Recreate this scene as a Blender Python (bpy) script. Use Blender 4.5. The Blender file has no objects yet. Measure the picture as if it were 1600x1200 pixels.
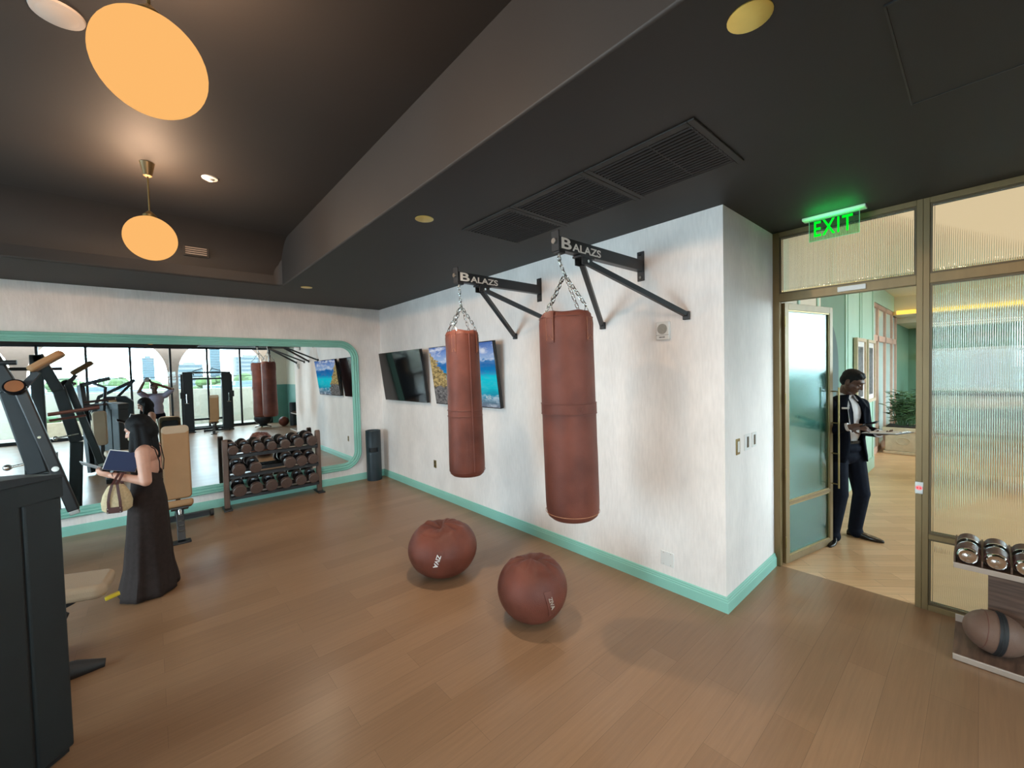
import bpy, bmesh, math, random
from mathutils import Vector, Matrix, Euler

random.seed(11)
SC = bpy.context.scene
COL = SC.collection
PI = math.pi
V = Vector

# ------------------------------------------------------------------ camera
CAM_F = 644.48                      # focal length in pixels of the 1600 px frame
YAW, PITCH, ROLL = math.radians(41.2596), math.radians(-1.7225), math.radians(-1.4240)
CAM = V((0, 0, 1.86))
_fw = V((math.sin(YAW) * math.cos(PITCH), math.cos(YAW) * math.cos(PITCH), math.sin(PITCH)))
_rt = V((math.cos(YAW), -math.sin(YAW), 0))
_up = _rt.cross(_fw)
RT = _rt * math.cos(ROLL) + _up * math.sin(ROLL)
UP = -_rt * math.sin(ROLL) + _up * math.cos(ROLL)
FW = _fw
cd = bpy.data.cameras.new('camera')
cam = bpy.data.objects.new('camera', cd)
COL.objects.link(cam)
cd.sensor_fit = 'HORIZONTAL'
cd.sensor_width = 36.0
cd.lens = CAM_F / 1600 * 36.0
cd.clip_start = 0.02
cd.clip_end = 4000
mw = Matrix((RT, UP, -FW)).transposed().to_4x4()
mw.translation = CAM
cam.matrix_world = mw
SC.camera = cam

# ------------------------------------------------------------------ exposure, world, large lights
SC.view_settings.view_transform = 'Standard'
SC.view_settings.look = 'None'
SC.view_settings.gamma = 1
SC.view_settings.use_curve_mapping = False
SC.view_settings.exposure = 0.45
SC.cycles.max_bounces = 14
SC.cycles.diffuse_bounces = 6
SC.cycles.glossy_bounces = 6
SC.cycles.transmission_bounces = 12
SC.cycles.transparent_max_bounces = 16
SC.cycles.caustics_refractive = False
SC.cycles.caustics_reflective = False
SC.cycles.sample_clamp_indirect = 6.0

SKY_STRENGTH = 13.0
W = bpy.data.worlds.new('sky')
SC.world = W
W.use_nodes = True
nt = W.node_tree
nt.nodes.clear()
_out = nt.nodes.new('ShaderNodeOutputWorld')
_bg = nt.nodes.new('ShaderNodeBackground')
_tc = nt.nodes.new('ShaderNodeTexCoord')
_nz = nt.nodes.new('ShaderNodeTexNoise')
_mp = nt.nodes.new('ShaderNodeMapping')
_rp = nt.nodes.new('ShaderNodeValToRGB')
_mp.inputs['Scale'].default_value = (2.0, 2.0, 7.0)
_nz.inputs['Scale'].default_value = 2.2
_nz.inputs['Detail'].default_value = 5
_rp.color_ramp.elements[0].position = 0.36
_rp.color_ramp.elements[0].color = (0.50, 0.78, 1.0, 1)
_rp.color_ramp.elements[1].position = 0.62
_rp.color_ramp.elements[1].color = (0.92, 0.97, 1.0, 1)
nt.links.new(_tc.outputs['Generated'], _mp.inputs['Vector'])
nt.links.new(_mp.outputs['Vector'], _nz.inputs['Vector'])
nt.links.new(_nz.outputs['Fac'], _rp.inputs['Fac'])
nt.links.new(_rp.outputs['Color'], _bg.inputs['Color'])
_bg.inputs['Strength'].default_value = SKY_STRENGTH
nt.links.new(_bg.outputs['Background'], _out.inputs['Surface'])


def portal(name, loc, rot, sx, sy):
    ld = bpy.data.lights.new(name, 'AREA')
    ld.shape = 'RECTANGLE'
    ld.size, ld.size_y = sx, sy
    ld.cycles.is_portal = True
    o = bpy.data.objects.new(name, ld)
    COL.objects.link(o)
    o.location = loc
    o.rotation_euler = rot


portal('window_portal', (-0.9, -4.83, 1.55), (PI / 2, 0, 0), 9.6, 3.1)
portal('window_portal', (10.6, -9.25, 2.6), (PI / 2, 0, 0), 12.6, 5.1)
portal('window_portal', (-5.83, 3.65, 1.55), (PI / 2, 0, -PI / 2), 4.6, 3.1)

# ------------------------------------------------------------------ materials


def _n(nt, kind, **kw):
    n = nt.nodes.new(kind)
    for k, v in kw.items():
        if k in n.inputs:
            n.inputs[k].default_value = v
        else:
            setattr(n, k, v)
    return n


def mat(name, col, rough=0.5, metal=0.0, var=0.06, scale=8.0, stretch=(1, 1, 1), bump=0.0, bscale=None,
        emit=None, estr=0.0, spec=0.5, coat=0.0, sheen=0.0, detail=4, coords='Object'):
    """principled material with a noise-driven variation of its colour"""
    m = bpy.data.materials.new(name)
    m.use_nodes = True
    nt = m.node_tree
    b = nt.nodes['Principled BSDF']
    tc = _n(nt, 'ShaderNodeTexCoord')
    mp = _n(nt, 'ShaderNodeMapping', Scale=stretch)
    nz = _n(nt, 'ShaderNodeTexNoise', Scale=scale, Detail=detail)
    rp = _n(nt, 'ShaderNodeValToRGB')
    c = V(col[:3])
    rp.color_ramp.elements[0].position = 0.3
    rp.color_ramp.elements[1].position = 0.7
    rp.color_ramp.elements[0].color = (*[max(0, x * (1 - var)) for x in c], 1)
    rp.color_ramp.elements[1].color = (*[min(1, x * (1 + var)) for x in c], 1)
    L = nt.links.new
    L(tc.outputs[coords], mp.inputs['Vector'])
    L(mp.outputs['Vector'], nz.inputs['Vector'])
    L(nz.outputs['Fac'], rp.inputs['Fac'])
    L(rp.outputs['Color'], b.inputs['Base Color'])
    b.inputs['Roughness'].default_value = rough
    b.inputs['Metallic'].default_value = metal
    b.inputs['Specular IOR Level'].default_value = spec
    b.inputs['Coat Weight'].default_value = coat
    b.inputs['Sheen Weight'].default_value = sheen
    if bump:
        bz = _n(nt, 'ShaderNodeTexNoise', Scale=bscale or scale * 3, Detail=5)
        bp = _n(nt, 'ShaderNodeBump', Strength=bump, Distance=0.01)
        L(mp.outputs['Vector'], bz.inputs['Vector'])
        L(bz.outputs['Fac'], bp.inputs['Height'])
        L(bp.outputs['Normal'], b.inputs['Normal'])
    if emit:
        b.inputs['Emission Color'].default_value = (*emit, 1)
        b.inputs['Emission Strength'].default_value = estr
    return m


def plank_mat(name, c1, c2, width, length, rough, rot=0.0, gap=(0.05, 0.03, 0.02), grain=0.12):
    m = bpy.data.materials.new(name)
    m.use_nodes = True
    nt = m.node_tree
    L = nt.links.new
    b = nt.nodes['Principled BSDF']
    tc = _n(nt, 'ShaderNodeTexCoord')
    mp = _n(nt, 'ShaderNodeMapping')
    mp.inputs['Rotation'].default_value = (0, 0, rot)
    L(tc.outputs['Object'], mp.inputs['Vector'])
    br = _n(nt, 'ShaderNodeTexBrick', Color1=(*c1, 1), Color2=(*c2, 1), Mortar=(*gap, 1), Scale=1.0)
    br.inputs['Mortar Size'].default_value = 0.0009
    br.inputs['Mortar Smooth'].default_value = 0.3
    br.inputs['Bias'].default_value = -0.1
    br.inputs['Brick Width'].default_value = length
    br.inputs['Row Height'].default_value = width
    br.offset = 0.37
    br.offset_frequency = 2
    L(mp.outputs['Vector'], br.inputs['Vector'])
    m2 = _n(nt, 'ShaderNodeMapping', Scale=(1.2, 26, 26))
    L(mp.outputs['Vector'], m2.inputs['Vector'])
    nz = _n(nt, 'ShaderNodeTexNoise', Scale=2.0, Detail=6, Roughness=0.65)
    L(m2.outputs['Vector'], nz.inputs['Vector'])
    nz2 = _n(nt, 'ShaderNodeTexNoise', Scale=0.9, Detail=2)
    L(mp.outputs['Vector'], nz2.inputs['Vector'])
    r1 = _n(nt, 'ShaderNodeMapRange')
    r1.inputs['To Min'].default_value = 1 - grain
    r1.inputs['To Max'].default_value = 1 + grain
    r1.inputs['From Min'].default_value = 0.25
    r1.inputs['From Max'].default_value = 0.75
    L(nz.outputs['Fac'], r1.inputs['Value'])
    mx = _n(nt, 'ShaderNodeVectorMath', operation='MULTIPLY')
    L(br.outputs['Color'], mx.inputs[0])
    L(r1.outputs['Result'], mx.inputs[1])
    L(mx.outputs['Vector'], b.inputs['Base Color'])
    rr = _n(nt, 'ShaderNodeMapRange')
    rr.inputs['To Min'].default_value = rough - 0.07
    rr.inputs['To Max'].default_value = rough + 0.1
    L(nz2.outputs['Fac'], rr.inputs['Value'])
    L(rr.outputs['Result'], b.inputs['Roughness'])
    bp = _n(nt, 'ShaderNodeBump', Strength=0.06, Distance=0.004)
    L(nz.outputs['Fac'], bp.inputs['Height'])
    L(bp.outputs['Normal'], b.inputs['Normal'])
    return m


def leather_mat(name, col, rough=0.42, var=0.28, scale=5):
    m = mat(name, col, rough, 0, var, scale, bump=0.25, bscale=220, spec=0.27)
    return m


def wall_mat(name, col, var=0.07):
    """plaster-look wallpaper: cloudy patches plus fine vertical streaks"""
    m = mat(name, col, 0.75, 0, var, 3.0, (1, 1, 0.55), bump=0.12, bscale=60)
    nt = m.node_tree
    L = nt.links.new
    b = nt.nodes['Principled BSDF']
    rp = [n for n in nt.nodes if n.type == 'VALTORGB'][0]
    tc = [n for n in nt.nodes if n.type == 'TEX_COORD'][0]
    mp = _n(nt, 'ShaderNodeMapping', Scale=(60, 60, 9))
    nz = _n(nt, 'ShaderNodeTexNoise', Scale=1.0, Detail=4)
    L(tc.outputs['Object'], mp.inputs['Vector'])
    L(mp.outputs['Vector'], nz.inputs['Vector'])
    r1 = _n(nt, 'ShaderNodeMapRange')
    r1.inputs['From Min'].default_value = 0.3
    r1.inputs['From Max'].default_value = 0.7
    r1.inputs['To Min'].default_value = 0.95
    r1.inputs['To Max'].default_value = 1.03
    L(nz.outputs['Fac'], r1.inputs['Value'])
    mx = _n(nt, 'ShaderNodeVectorMath', operation='MULTIPLY')
    L(rp.outputs['Color'], mx.inputs[0])
    L(r1.outputs['Result'], mx.inputs[1])
    L(mx.outputs['Vector'], b.inputs['Base Color'])
    return m


def glass_mat(name, col, rough=0.0, ior=1.45):
    m = bpy.data.materials.new(name)
    m.use_nodes = True
    b = m.node_tree.nodes['Principled BSDF']
    b.inputs['Base Color'].default_value = (*col, 1)
    b.inputs['Transmission Weight'].default_value = 1
    b.inputs['Roughness'].default_value = rough
    b.inputs['IOR'].default_value = ior
    return m


def thin_glass(name, tint=(0.93, 0.97, 0.96), refl=0.10, rough=0.0, gtint=(1, 1, 1)):
    """window pane: lets light straight through, mirrors a little of it"""
    m = bpy.data.materials.new(name)
    m.use_nodes = True
    nt = m.node_tree
    nt.nodes.clear()
    L = nt.links.new
    o = _n(nt, 'ShaderNodeOutputMaterial')
    t = _n(nt, 'ShaderNodeBsdfTransparent', Color=(*tint, 1))
    g = _n(nt, 'ShaderNodeBsdfGlossy', Color=(*gtint, 1), Roughness=rough)
    lw = _n(nt, 'ShaderNodeLayerWeight', Blend=0.25)
    r1 = _n(nt, 'ShaderNodeMapRange')
    r1.inputs['To Min'].default_value = refl * 0.5
    r1.inputs['To Max'].default_value = min(1, refl * 5)
    mx = _n(nt, 'ShaderNodeMixShader')
    L(lw.outputs['Fresnel'], r1.inputs['Value'])
    L(r1.outputs['Result'], mx.inputs['Fac'])
    L(t.outputs[0], mx.inputs[1])
    L(g.outputs[0], mx.inputs[2])
    L(mx.outputs[0], o.inputs['Surface'])
    return m


def emit_mat(name, col, strength):
    m = bpy.data.materials.new(name)
    m.use_nodes = True
    nt = m.node_tree
    nt.nodes.clear()
    o = _n(nt, 'ShaderNodeOutputMaterial')
    e = _n(nt, 'ShaderNodeEmission', Color=(*col, 1), Strength=strength)
    nt.links.new(e.outputs[0], o.inputs['Surface'])
    return m


def sea_mat():
    """screen picture: cloudy sky, turquoise sea, yellow cliff at the left"""
    m = bpy.data.materials.new('sea_picture')
    m.use_nodes = True
    nt = m.node_tree
    nt.nodes.clear()
    L = nt.links.new
    o = _n(nt, 'ShaderNodeOutputMaterial')
    e = _n(nt, 'ShaderNodeEmission', Strength=0.60)
    L(e.outputs[0], o.inputs['Surface'])
    tc = _n(nt, 'ShaderNodeTexCoord')
    sp = _n(nt, 'ShaderNodeSeparateXYZ')
    L(tc.outputs['Generated'], sp.inputs[0])
    nz = _n(nt, 'ShaderNodeTexNoise', Scale=6.0, Detail=8, Roughness=0.65)
    mp = _n(nt, 'ShaderNodeMapping', Scale=(1.0, 1.8, 1))
    L(tc.outputs['Generated'], mp.inputs['Vector'])
    L(mp.outputs['Vector'], nz.inputs['Vector'])

    def math_(op, a, b=0.0):
        n = _n(nt, 'ShaderNodeMath', operation=op)
        for i, x in enumerate((a, b)):
            if isinstance(x, (int, float)):
                n.inputs[i].default_value = x
            else:
                L(x, n.inputs[i])
        return n.outputs[0]
    nf = math_('SUBTRACT', nz.outputs['Fac'], 0.5)
    vv = math_('ADD', sp.outputs['Y'], math_('MULTIPLY', nf, 0.22))
    base = _n(nt, 'ShaderNodeValToRGB')
    cr = base.color_ramp
    stops = [(0.0, (0.16, 0.2, 0.26)), (0.10, (0.10, 0.24, 0.33)), (0.16, (0.02, 0.28, 0.42)), (0.30, (0.01, 0.55, 0.66)),
             (0.46, (0.01, 0.62, 0.75)), (0.56, (0.01, 0.22, 0.52)), (0.69, (0.02, 0.15, 0.44)),
             (0.725, (0.03, 0.2, 0.5)), (0.74, (0.35, 0.5, 0.75)), (0.86, (0.2, 0.33, 0.66)), (1.0, (0.05, 0.13, 0.42))]
    while len(cr.elements) < len(stops):
        cr.elements.new(0.5)
    for el, (p, c) in zip(cr.elements, stops):
        el.position = p
        el.color = (*c, 1)
    L(vv, base.inputs['Fac'])
    # clouds and foam
    cl = _n(nt, 'ShaderNodeValToRGB')
    cl.color_ramp.elements[0].position = 0.46
    cl.color_ramp.elements[1].position = 0.62
    L(nz.outputs['Fac'], cl.inputs['Fac'])
    m1 = _n(nt, 'ShaderNodeMix', data_type='RGBA')
    sky = math_('GREATER_THAN', sp.outputs['Y'], 0.735)
    foam = math_('LESS_THAN', sp.outputs['Y'], 0.2)
    L(math_('MULTIPLY', cl.outputs['Color'], math_('ADD', math_('MULTIPLY', sky, 0.85), math_('ADD', math_('MULTIPLY', foam, 0.5), 0.06))), m1.inputs['Factor'])
    L(base.outputs['Color'], m1.inputs[6])
    m1.inputs[7].default_value = (0.75, 0.8, 0.9, 1)
    # cliff
    edge = math_('ADD', sp.outputs['X'], math_('MULTIPLY', nf, 0.40))
    lim = math_('SUBTRACT', 0.47, math_('MULTIPLY', math_('ABSOLUTE', math_('SUBTRACT', sp.outputs['Y'], 0.15)), 0.62))
    rock = math_('LESS_THAN', edge, lim)
    nr = _n(nt, 'ShaderNodeTexNoise', Scale=22.0, Detail=8, Roughness=0.7)
    L(tc.outputs['Generated'], nr.inputs['Vector'])
    rr = _n(nt, 'ShaderNodeValToRGB')
    rr.color_ramp.elements[0].position = 0.35
    rr.color_ramp.elements[0].color = (0.05, 0.04, 0.03, 1)
    rr.color_ramp.elements[1].position = 0.6
    rr.color_ramp.elements[1].color = (0.62, 0.46, 0.19, 1)
    L(nr.outputs['Fac'], rr.inputs['Fac'])
    low = _n(nt, 'ShaderNodeMix', data_type='RGBA')
    L(math_('GREATER_THAN', vv, 0.3), low.inputs['Factor'])
    lr = _n(nt, 'ShaderNodeValToRGB')
    lr.color_ramp.elements[0].position = 0.35
    lr.color_ramp.elements[0].color = (0.03, 0.03, 0.035, 1)
    lr.color_ramp.elements[1].position = 0.66
    lr.color_ramp.elements[1].color = (0.30, 0.29, 0.28, 1)
    L(nr.outputs['Fac'], lr.inputs['Fac'])
    L(lr.outputs['Color'], low.inputs[6])
    L(rr.outputs['Color'], low.inputs[7])
    m2 = _n(nt, 'ShaderNodeMix', data_type='RGBA')
    L(rock, m2.inputs['Factor'])
    L(m1.outputs[2], m2.inputs[6])
    L(low.outputs[2], m2.inputs[7])
    L(m2.outputs[2], e.inputs['Color'])
    return m


M = {}
M['wall'] = wall_mat('plaster_wallpaper', (0.875, 0.825, 0.795))
M['ceil'] = mat('charcoal_ceiling_paint', (0.0215, 0.0180, 0.0160), 0.62, var=0.05, scale=2)
M['floor'] = plank_mat('vinyl_planks', (0.268, 0.152, 0.083), (0.324, 0.188, 0.106), 0.18, 1.22, 0.30, gap=(0.16, 0.092, 0.052))
M['oak'] = plank_mat('oak_parquet', (0.60, 0.375, 0.20), (0.72, 0.475, 0.27), 0.12, 0.6, 0.33, rot=0.8)
M['mint'] = mat('mint_paint', (0.27, 0.585, 0.495), 0.42, var=0.03, scale=3)
M['mint_light'] = mat('pale_mint_paint', (0.42, 0.66, 0.55), 0.5, var=0.03, scale=3)
M['green'] = mat('green_paint', (0.13, 0.26, 0.18), 0.55, var=0.05, scale=3)
M['dark_green'] = mat('deep_green_paint', (0.03, 0.075, 0.07), 0.5, var=0.05, scale=3)
M['teal'] = mat('teal_paint', (0.13, 0.32, 0.27), 0.55, var=0.05, scale=3)
M['cream'] = mat('cream_paint', (0.74, 0.69, 0.56), 0.6, var=0.03, scale=3)
M['white'] = mat('white_plastic', (0.78, 0.78, 0.76), 0.4, var=0.02)
M['ceiling_disc'] = mat('beige_disc_plastic', (0.40, 0.36, 0.33), 0.5, var=0.02)
M['bronze'] = mat('bronze_frame_paint', (0.20, 0.140, 0.062), 0.38, 0.35, var=0.07, scale=6, stretch=(3, 3, 0.4))
M['bronze_dark'] = mat('dark_bronze_bead', (0.10, 0.072, 0.034), 0.4, 0.3, var=0.05)
M['gold'] = mat('gold_reflector', (0.80, 0.58, 0.16), 0.28, 0.9, var=0.05)
M['brass'] = mat('aged_brass_plate', (0.33, 0.25, 0.11), 0.35, 0.8, var=0.1)
M['chrome'] = mat('chrome', (0.82, 0.82, 0.80), 0.09, 1.0, var=0.02)
M['steel'] = mat('galvanised_steel', (0.55, 0.55, 0.53), 0.28, 1.0, var=0.08)
M['brushed'] = mat('dull_grey_metal', (0.10, 0.10, 0.10), 0.5, 0.2, var=0.05)
M['black'] = mat('black_powder_coat', (0.014, 0.015, 0.017), 0.38, var=0.1)
M['black_soft'] = mat('soft_black_rubber', (0.016, 0.017, 0.019), 0.6, var=0.1)
M['slate'] = mat('slate_powder_coat', (0.011, 0.017, 0.022), 0.46, var=0.1)
M['bin'] = mat('blue_black_metal', (0.018, 0.030, 0.038), 0.36, var=0.08)
M['shroud'] = mat('machine_shroud', (0.009, 0.016, 0.019), 0.55, var=0.08, bump=0.05, bscale=300)
M['bag'] = leather_mat('brown_leather', (0.160, 0.048, 0.032), 0.46, 0.32, 3.5)
M['bag_dark'] = leather_mat('dark_brown_leather', (0.15, 0.05, 0.036), 0.45, 0.2, 6)
M['bag_stitch'] = mat('orange_stitching', (0.40, 0.17, 0.09), 0.6, var=0.2, scale=60)
M['tan'] = leather_mat('tan_upholstery', (0.37, 0.215, 0.105), 0.48, 0.06, 4)
M['beige'] = leather_mat('beige_upholstery', (0.48, 0.38, 0.27), 0.45, 0.06, 4)
M['walnut'] = mat('walnut_wood', (0.125, 0.072, 0.05), 0.45, var=0.4, scale=3, stretch=(1.5, 14, 14), detail=6)
M['walnut_y'] = mat('walnut_panel_wood', (0.135, 0.080, 0.058), 0.45, var=0.45, scale=3, stretch=(14, 1.2, 14), detail=6)
M['walnut_v'] = mat('walnut_post_wood', (0.135, 0.080, 0.056), 0.45, var=0.25, scale=3, stretch=(14, 14, 1.5), detail=6)
M['walnut_trim'] = mat('pale_rail_trim', (0.48, 0.40, 0.34), 0.35, 0.2, var=0.06)
M['head'] = mat('brown_dumbbell_head', (0.095, 0.062, 0.052), 0.38, var=0.15, scale=20)
M['gloss_black'] = mat('gloss_black_ring', (0.008, 0.008, 0.01), 0.12, var=0.05)
M['mirror'] = mat('mirror_silvering', (0.80, 0.84, 0.84), 0.0, 1.0, var=0.0)
M['screen_off'] = mat('dark_screen', (0.004, 0.004, 0.005), 0.06, var=0.0, spec=0.35)
M['skin_w'] = mat('fair_skin', (0.66, 0.36, 0.26), 0.5, var=0.05, scale=20)
M['skin_m'] = mat('brown_skin', (0.115, 0.058, 0.040), 0.45, var=0.08, scale=20)
M['hair'] = mat('black_hair', (0.003, 0.003, 0.004), 0.6, var=0.3, scale=12, stretch=(12, 12, 1.5), bump=0.4, bscale=40, spec=0.25)
M['dress'] = mat('brown_black_dress_cloth', (0.029, 0.021, 0.0195), 0.85, var=0.15, scale=30, spec=0.2, bump=0.2, bscale=120)
M['straw'] = mat('cream_straw', (0.62, 0.50, 0.30), 0.7, var=0.12, scale=60, bump=0.4, bscale=150)
M['strap'] = mat('oxblood_leather', (0.075, 0.024, 0.020), 0.4, var=0.1)
M['navy_cover'] = mat('navy_cover', (0.020, 0.032, 0.085), 0.4, var=0.05)
M['paper'] = mat('white_paper', (0.80, 0.80, 0.78), 0.7, var=0.02)
M['suit'] = mat('navy_black_suiting', (0.005, 0.007, 0.013), 0.85, var=0.15, scale=30, spec=0.1)
M['trousers'] = mat('navy_trousers', (0.007, 0.010, 0.019), 0.8, var=0.15, scale=25, spec=0.12)
M['shirt'] = mat('white_shirt_cotton', (0.74, 0.74, 0.76), 0.7, var=0.03, bump=0.1, bscale=60)
M['shoe'] = mat('polished_black_shoe', (0.008, 0.008, 0.009), 0.18, var=0.05)
M['lilac'] = mat('lilac_grey_polo', (0.27, 0.25, 0.33), 0.8, var=0.06, bump=0.1)
M['phone'] = mat('grey_phone', (0.42, 0.42, 0.43), 0.35, 0.3, var=0.03)
M['glow'] = emit_mat('lamp_glass_glow', (1.0, 0.50, 0.155), 0.72)
M['exit_green'] = emit_mat('green_exit_glow', (0.0, 1.0, 0.02), 0.85)
M['exit_edge'] = emit_mat('green_edge_glow', (0.20, 0.75, 0.35), 0.6)
M['cove'] = emit_mat('cove_light', (1.0, 0.60, 0.10), 1.15)
M['panel_light'] = emit_mat('warm_panel_light', (1.0, 0.80, 0.54), 2.3)
M['sconce_glow'] = emit_mat('sconce_glow', (1.0, 0.72, 0.35), 2.0)
M['red_glow'] = emit_mat('red_indicator', (1.0, 0.06, 0.09), 0.62)
M['pink_glow'] = emit_mat('pink_indicator', (1.0, 0.35, 0.36), 0.7)
M['window_glass'] = thin_glass('window_glass')
M['acrylic'] = thin_glass('edge_lit_acrylic', (0.62, 0.90, 0.70), 0.10)
M['fluted'] = glass_mat('fluted_glass', (0.93, 0.97, 0.94))
M['peach'] = mat('peach_stucco', (0.60, 0.40, 0.32), 0.8, var=0.05)
M['parapet'] = mat('cream_stucco', (0.45, 0.44, 0.38), 0.8, var=0.04)
M['deck'] = mat('terrace_paving', (0.30, 0.27, 0.23), 0.7, var=0.06)
M['ground'] = mat('pale_asphalt', (0.17, 0.20, 0.22), 0.9, var=0.25, scale=0.05)
M['leaf'] = mat('leaf_green', (0.05, 0.12, 0.04), 0.6, var=0.4, scale=5)
M['tree'] = mat('tree_foliage', (0.040, 0.072, 0.018), 0.8, var=0.5, scale=0.8)
M['bark'] = mat('bark', (0.08, 0.05, 0.03), 0.8, var=0.2)
M['tower'] = mat('blue_tower_glass', (0.055, 0.085, 0.10), 0.5, var=0.1, scale=0.3)
M['facade'] = mat('pale_facade', (0.12, 0.12, 0.118), 0.7, var=0.06, scale=0.2)
M['facade_glass'] = mat('blue_facade_glass', (0.03, 0.05, 0.062), 0.35, var=0.2, scale=0.4)
M['van'] = mat('white_vehicle_paint', (0.30, 0.31, 0.32), 0.4, var=0.05)
M['stone'] = mat('cast_stone', (0.58, 0.49, 0.36), 0.8, var=0.08, scale=14, bump=0.2)
M['soil'] = mat('dark_soil', (0.03, 0.022, 0.015), 0.9, var=0.3, scale=20)
M['orange'] = mat('orange_upholstery', (0.62, 0.27, 0.08), 0.7, var=0.08)
M['grey_cloth'] = mat('grey_upholstery', (0.16, 0.16, 0.165), 0.85, var=0.08)
M['pale_cloth'] = mat('pale_upholstery', (0.55, 0.52, 0.47), 0.85, var=0.05)
M['photo'] = mat('grey_photograph', (0.10, 0.10, 0.11), 0.3, var=0.9, scale=7, stretch=(1, 1, 3))
M['yellow'] = mat('yellow_plastic', (0.72, 0.58, 0.04), 0.4, var=0.03)
M['copper'] = mat('copper_disc', (0.52, 0.24, 0.12), 0.3, 0.5, var=0.08)
M['red_flower'] = mat('brown_orange_chair', (0.30, 0.10, 0.04), 0.7, var=0.1)
M['lid'] = mat('black_recess', (0.004, 0.005, 0.006), 0.7, var=0.05)
M['sea'] = sea_mat()

# ------------------------------------------------------------------ mesh helpers


class MB:
    """collects closed shapes into one mesh"""

    def __init__(self):
        self.bm = bmesh.new()

    def _add(self, verts, faces, m=None):
        vs = [self.bm.verts.new((m @ V(v)) if m else v) for v in verts]
        for f in faces:
            try:
                self.bm.faces.new([vs[i] for i in f])
            except ValueError:
                pass
        return self

    def box(self, x0, x1, y0, y1, z0, z1, m=None):
        vs = [(x, y, z) for z in (z0, z1) for y in (y0, y1) for x in (x0, x1)]
        return self._add(vs, [(0, 2, 3, 1), (4, 5, 7, 6), (0, 1, 5, 4), (2, 6, 7, 3), (0, 4, 6, 2), (1, 3, 7, 5)], m)

    def cbox(self, c, s, rot=None, m=None):
        mm = Matrix.Translation(c) @ (Euler(rot).to_matrix().to_4x4() if rot else Matrix())
        if m:
            mm = m @ mm
        return self.box(-s[0] / 2, s[0] / 2, -s[1] / 2, s[1] / 2, -s[2] / 2, s[2] / 2, mm)

    def rings(self, rings, close=True, cap=True, m=None):
        n = len(rings[0])
        vs = [p for r in rings for p in r]
        fs = []
        for i in range(len(rings) - 1):
            for j in range(n if close else n - 1):
                a, b = i * n + j, i * n + (j + 1) % n
                fs.append((a, b, b + n, a + n))
        if cap:
            fs.append(tuple(reversed(range(n))))
            fs.append(tuple((len(rings) - 1) * n + j for j in range(n)))
        return self._add(vs, fs, m)

    def tube(self, pts, r, n=10, cap=True, m=None, sq=False, closed=False):
        pts = [V(p) for p in pts]
        rs = r if isinstance(r, (list, tuple)) else [r] * len(pts)
        if sq:
            n = 4
        rings = []
        up = None
        k = len(pts)
        for i, p in enumerate(pts):
            if closed:
                t = (pts[(i + 1) % k] - pts[i - 1]).normalized()
            else:
                t = (pts[min(i + 1, k - 1)] - pts[max(i - 1, 0)]).normalized()
            if up is None:
                up = V((0, 0, 1)) if abs(t.z) < 0.9 else V((0, 1, 0))
            s = t.cross(up).normalized()
            up = s.cross(t).normalized()
            off = PI / 4 if sq else 0
            f = math.sqrt(2) if sq else 1
            rings.append([p + (s * math.cos(2 * PI * j / n + off) + up * math.sin(2 * PI * j / n + off)) * rs[i] * f for j in range(n)])
        if closed:
            rings.append(rings[0])
        return self.rings(rings, cap=cap and not closed, m=m)

    def lathe(self, prof, n=32, m=None, c=(0, 0, 0)):
        """prof: (radius, z) from bottom to top"""
        c = V(c)
        rings = [[c + V((max(r, 1e-4) * math.cos(2 * PI * j / n), max(r, 1e-4) * math.sin(2 * PI * j / n), z)) for j in range(n)] for r, z in prof]
        return self.rings(rings, m=m)

    def ell(self, c, r, rot=None, u=16, v=10, m=None):
        if isinstance(r, (int, float)):
            r = (r, r, r)
        R = rot if isinstance(rot, Matrix) else (Euler(rot).to_matrix() if rot else Matrix.Identity(3))
        rings = []
        for i in range(v + 1):
            a = -PI / 2 + PI * (0.03 + 0.94 * i / v)
            rings.append([V(c) + R @ V((r[0] * math.cos(a) * math.cos(2 * PI * j / u), r[1] * math.cos(a) * math.sin(2 * PI * j / u), r[2] * math.sin(a))) for j in range(u)])
        return self.rings(rings, m=m)

    def cap(self, p0, p1, r0, r1=None, n=12, m=None):
        """capsule that tapers from r0 to r1"""
        r1 = r0 if r1 is None else r1
        p0, p1 = V(p0), V(p1)
        d = (p1 - p0)
        L = d.length or 1e-5
        t = d / L
        pts, rs = [], []
        for a in (0.12, 0.45, 0.8):
            pts.append(p0 - t * r0 * math.cos(a * PI / 2))
            rs.append(r0 * math.sin(a * PI / 2))
        for i in range(5):
            pts.append(p0 + d * i / 4)
            rs.append(r0 + (r1 - r0) * i / 4)
        for a in (0.8, 0.45, 0.12):
            pts.append(p1 + t * r1 * math.cos(a * PI / 2))
            rs.append(r1 * math.sin(a * PI / 2))
        return self.tube(pts, rs, n, m=m)

    def prism(self, poly, d0, d1, m=None):
        """polygon in x,y pushed along z from d0 to d1"""
        n = len(poly)
        vs = [(x, y, d0) for x, y in poly] + [(x, y, d1) for x, y in poly]
        fs = [tuple(reversed(range(n))), tuple(range(n, 2 * n))] + [(i, (i + 1) % n, (i + 1) % n + n, i + n) for i in range(n)]
        return self._add(vs, fs, m)


def link(name, me, parent=None):
    o = bpy.data.objects.new(name, me)
    COL.objects.link(o)
    if parent:
        o.parent = parent
    return o


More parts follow.
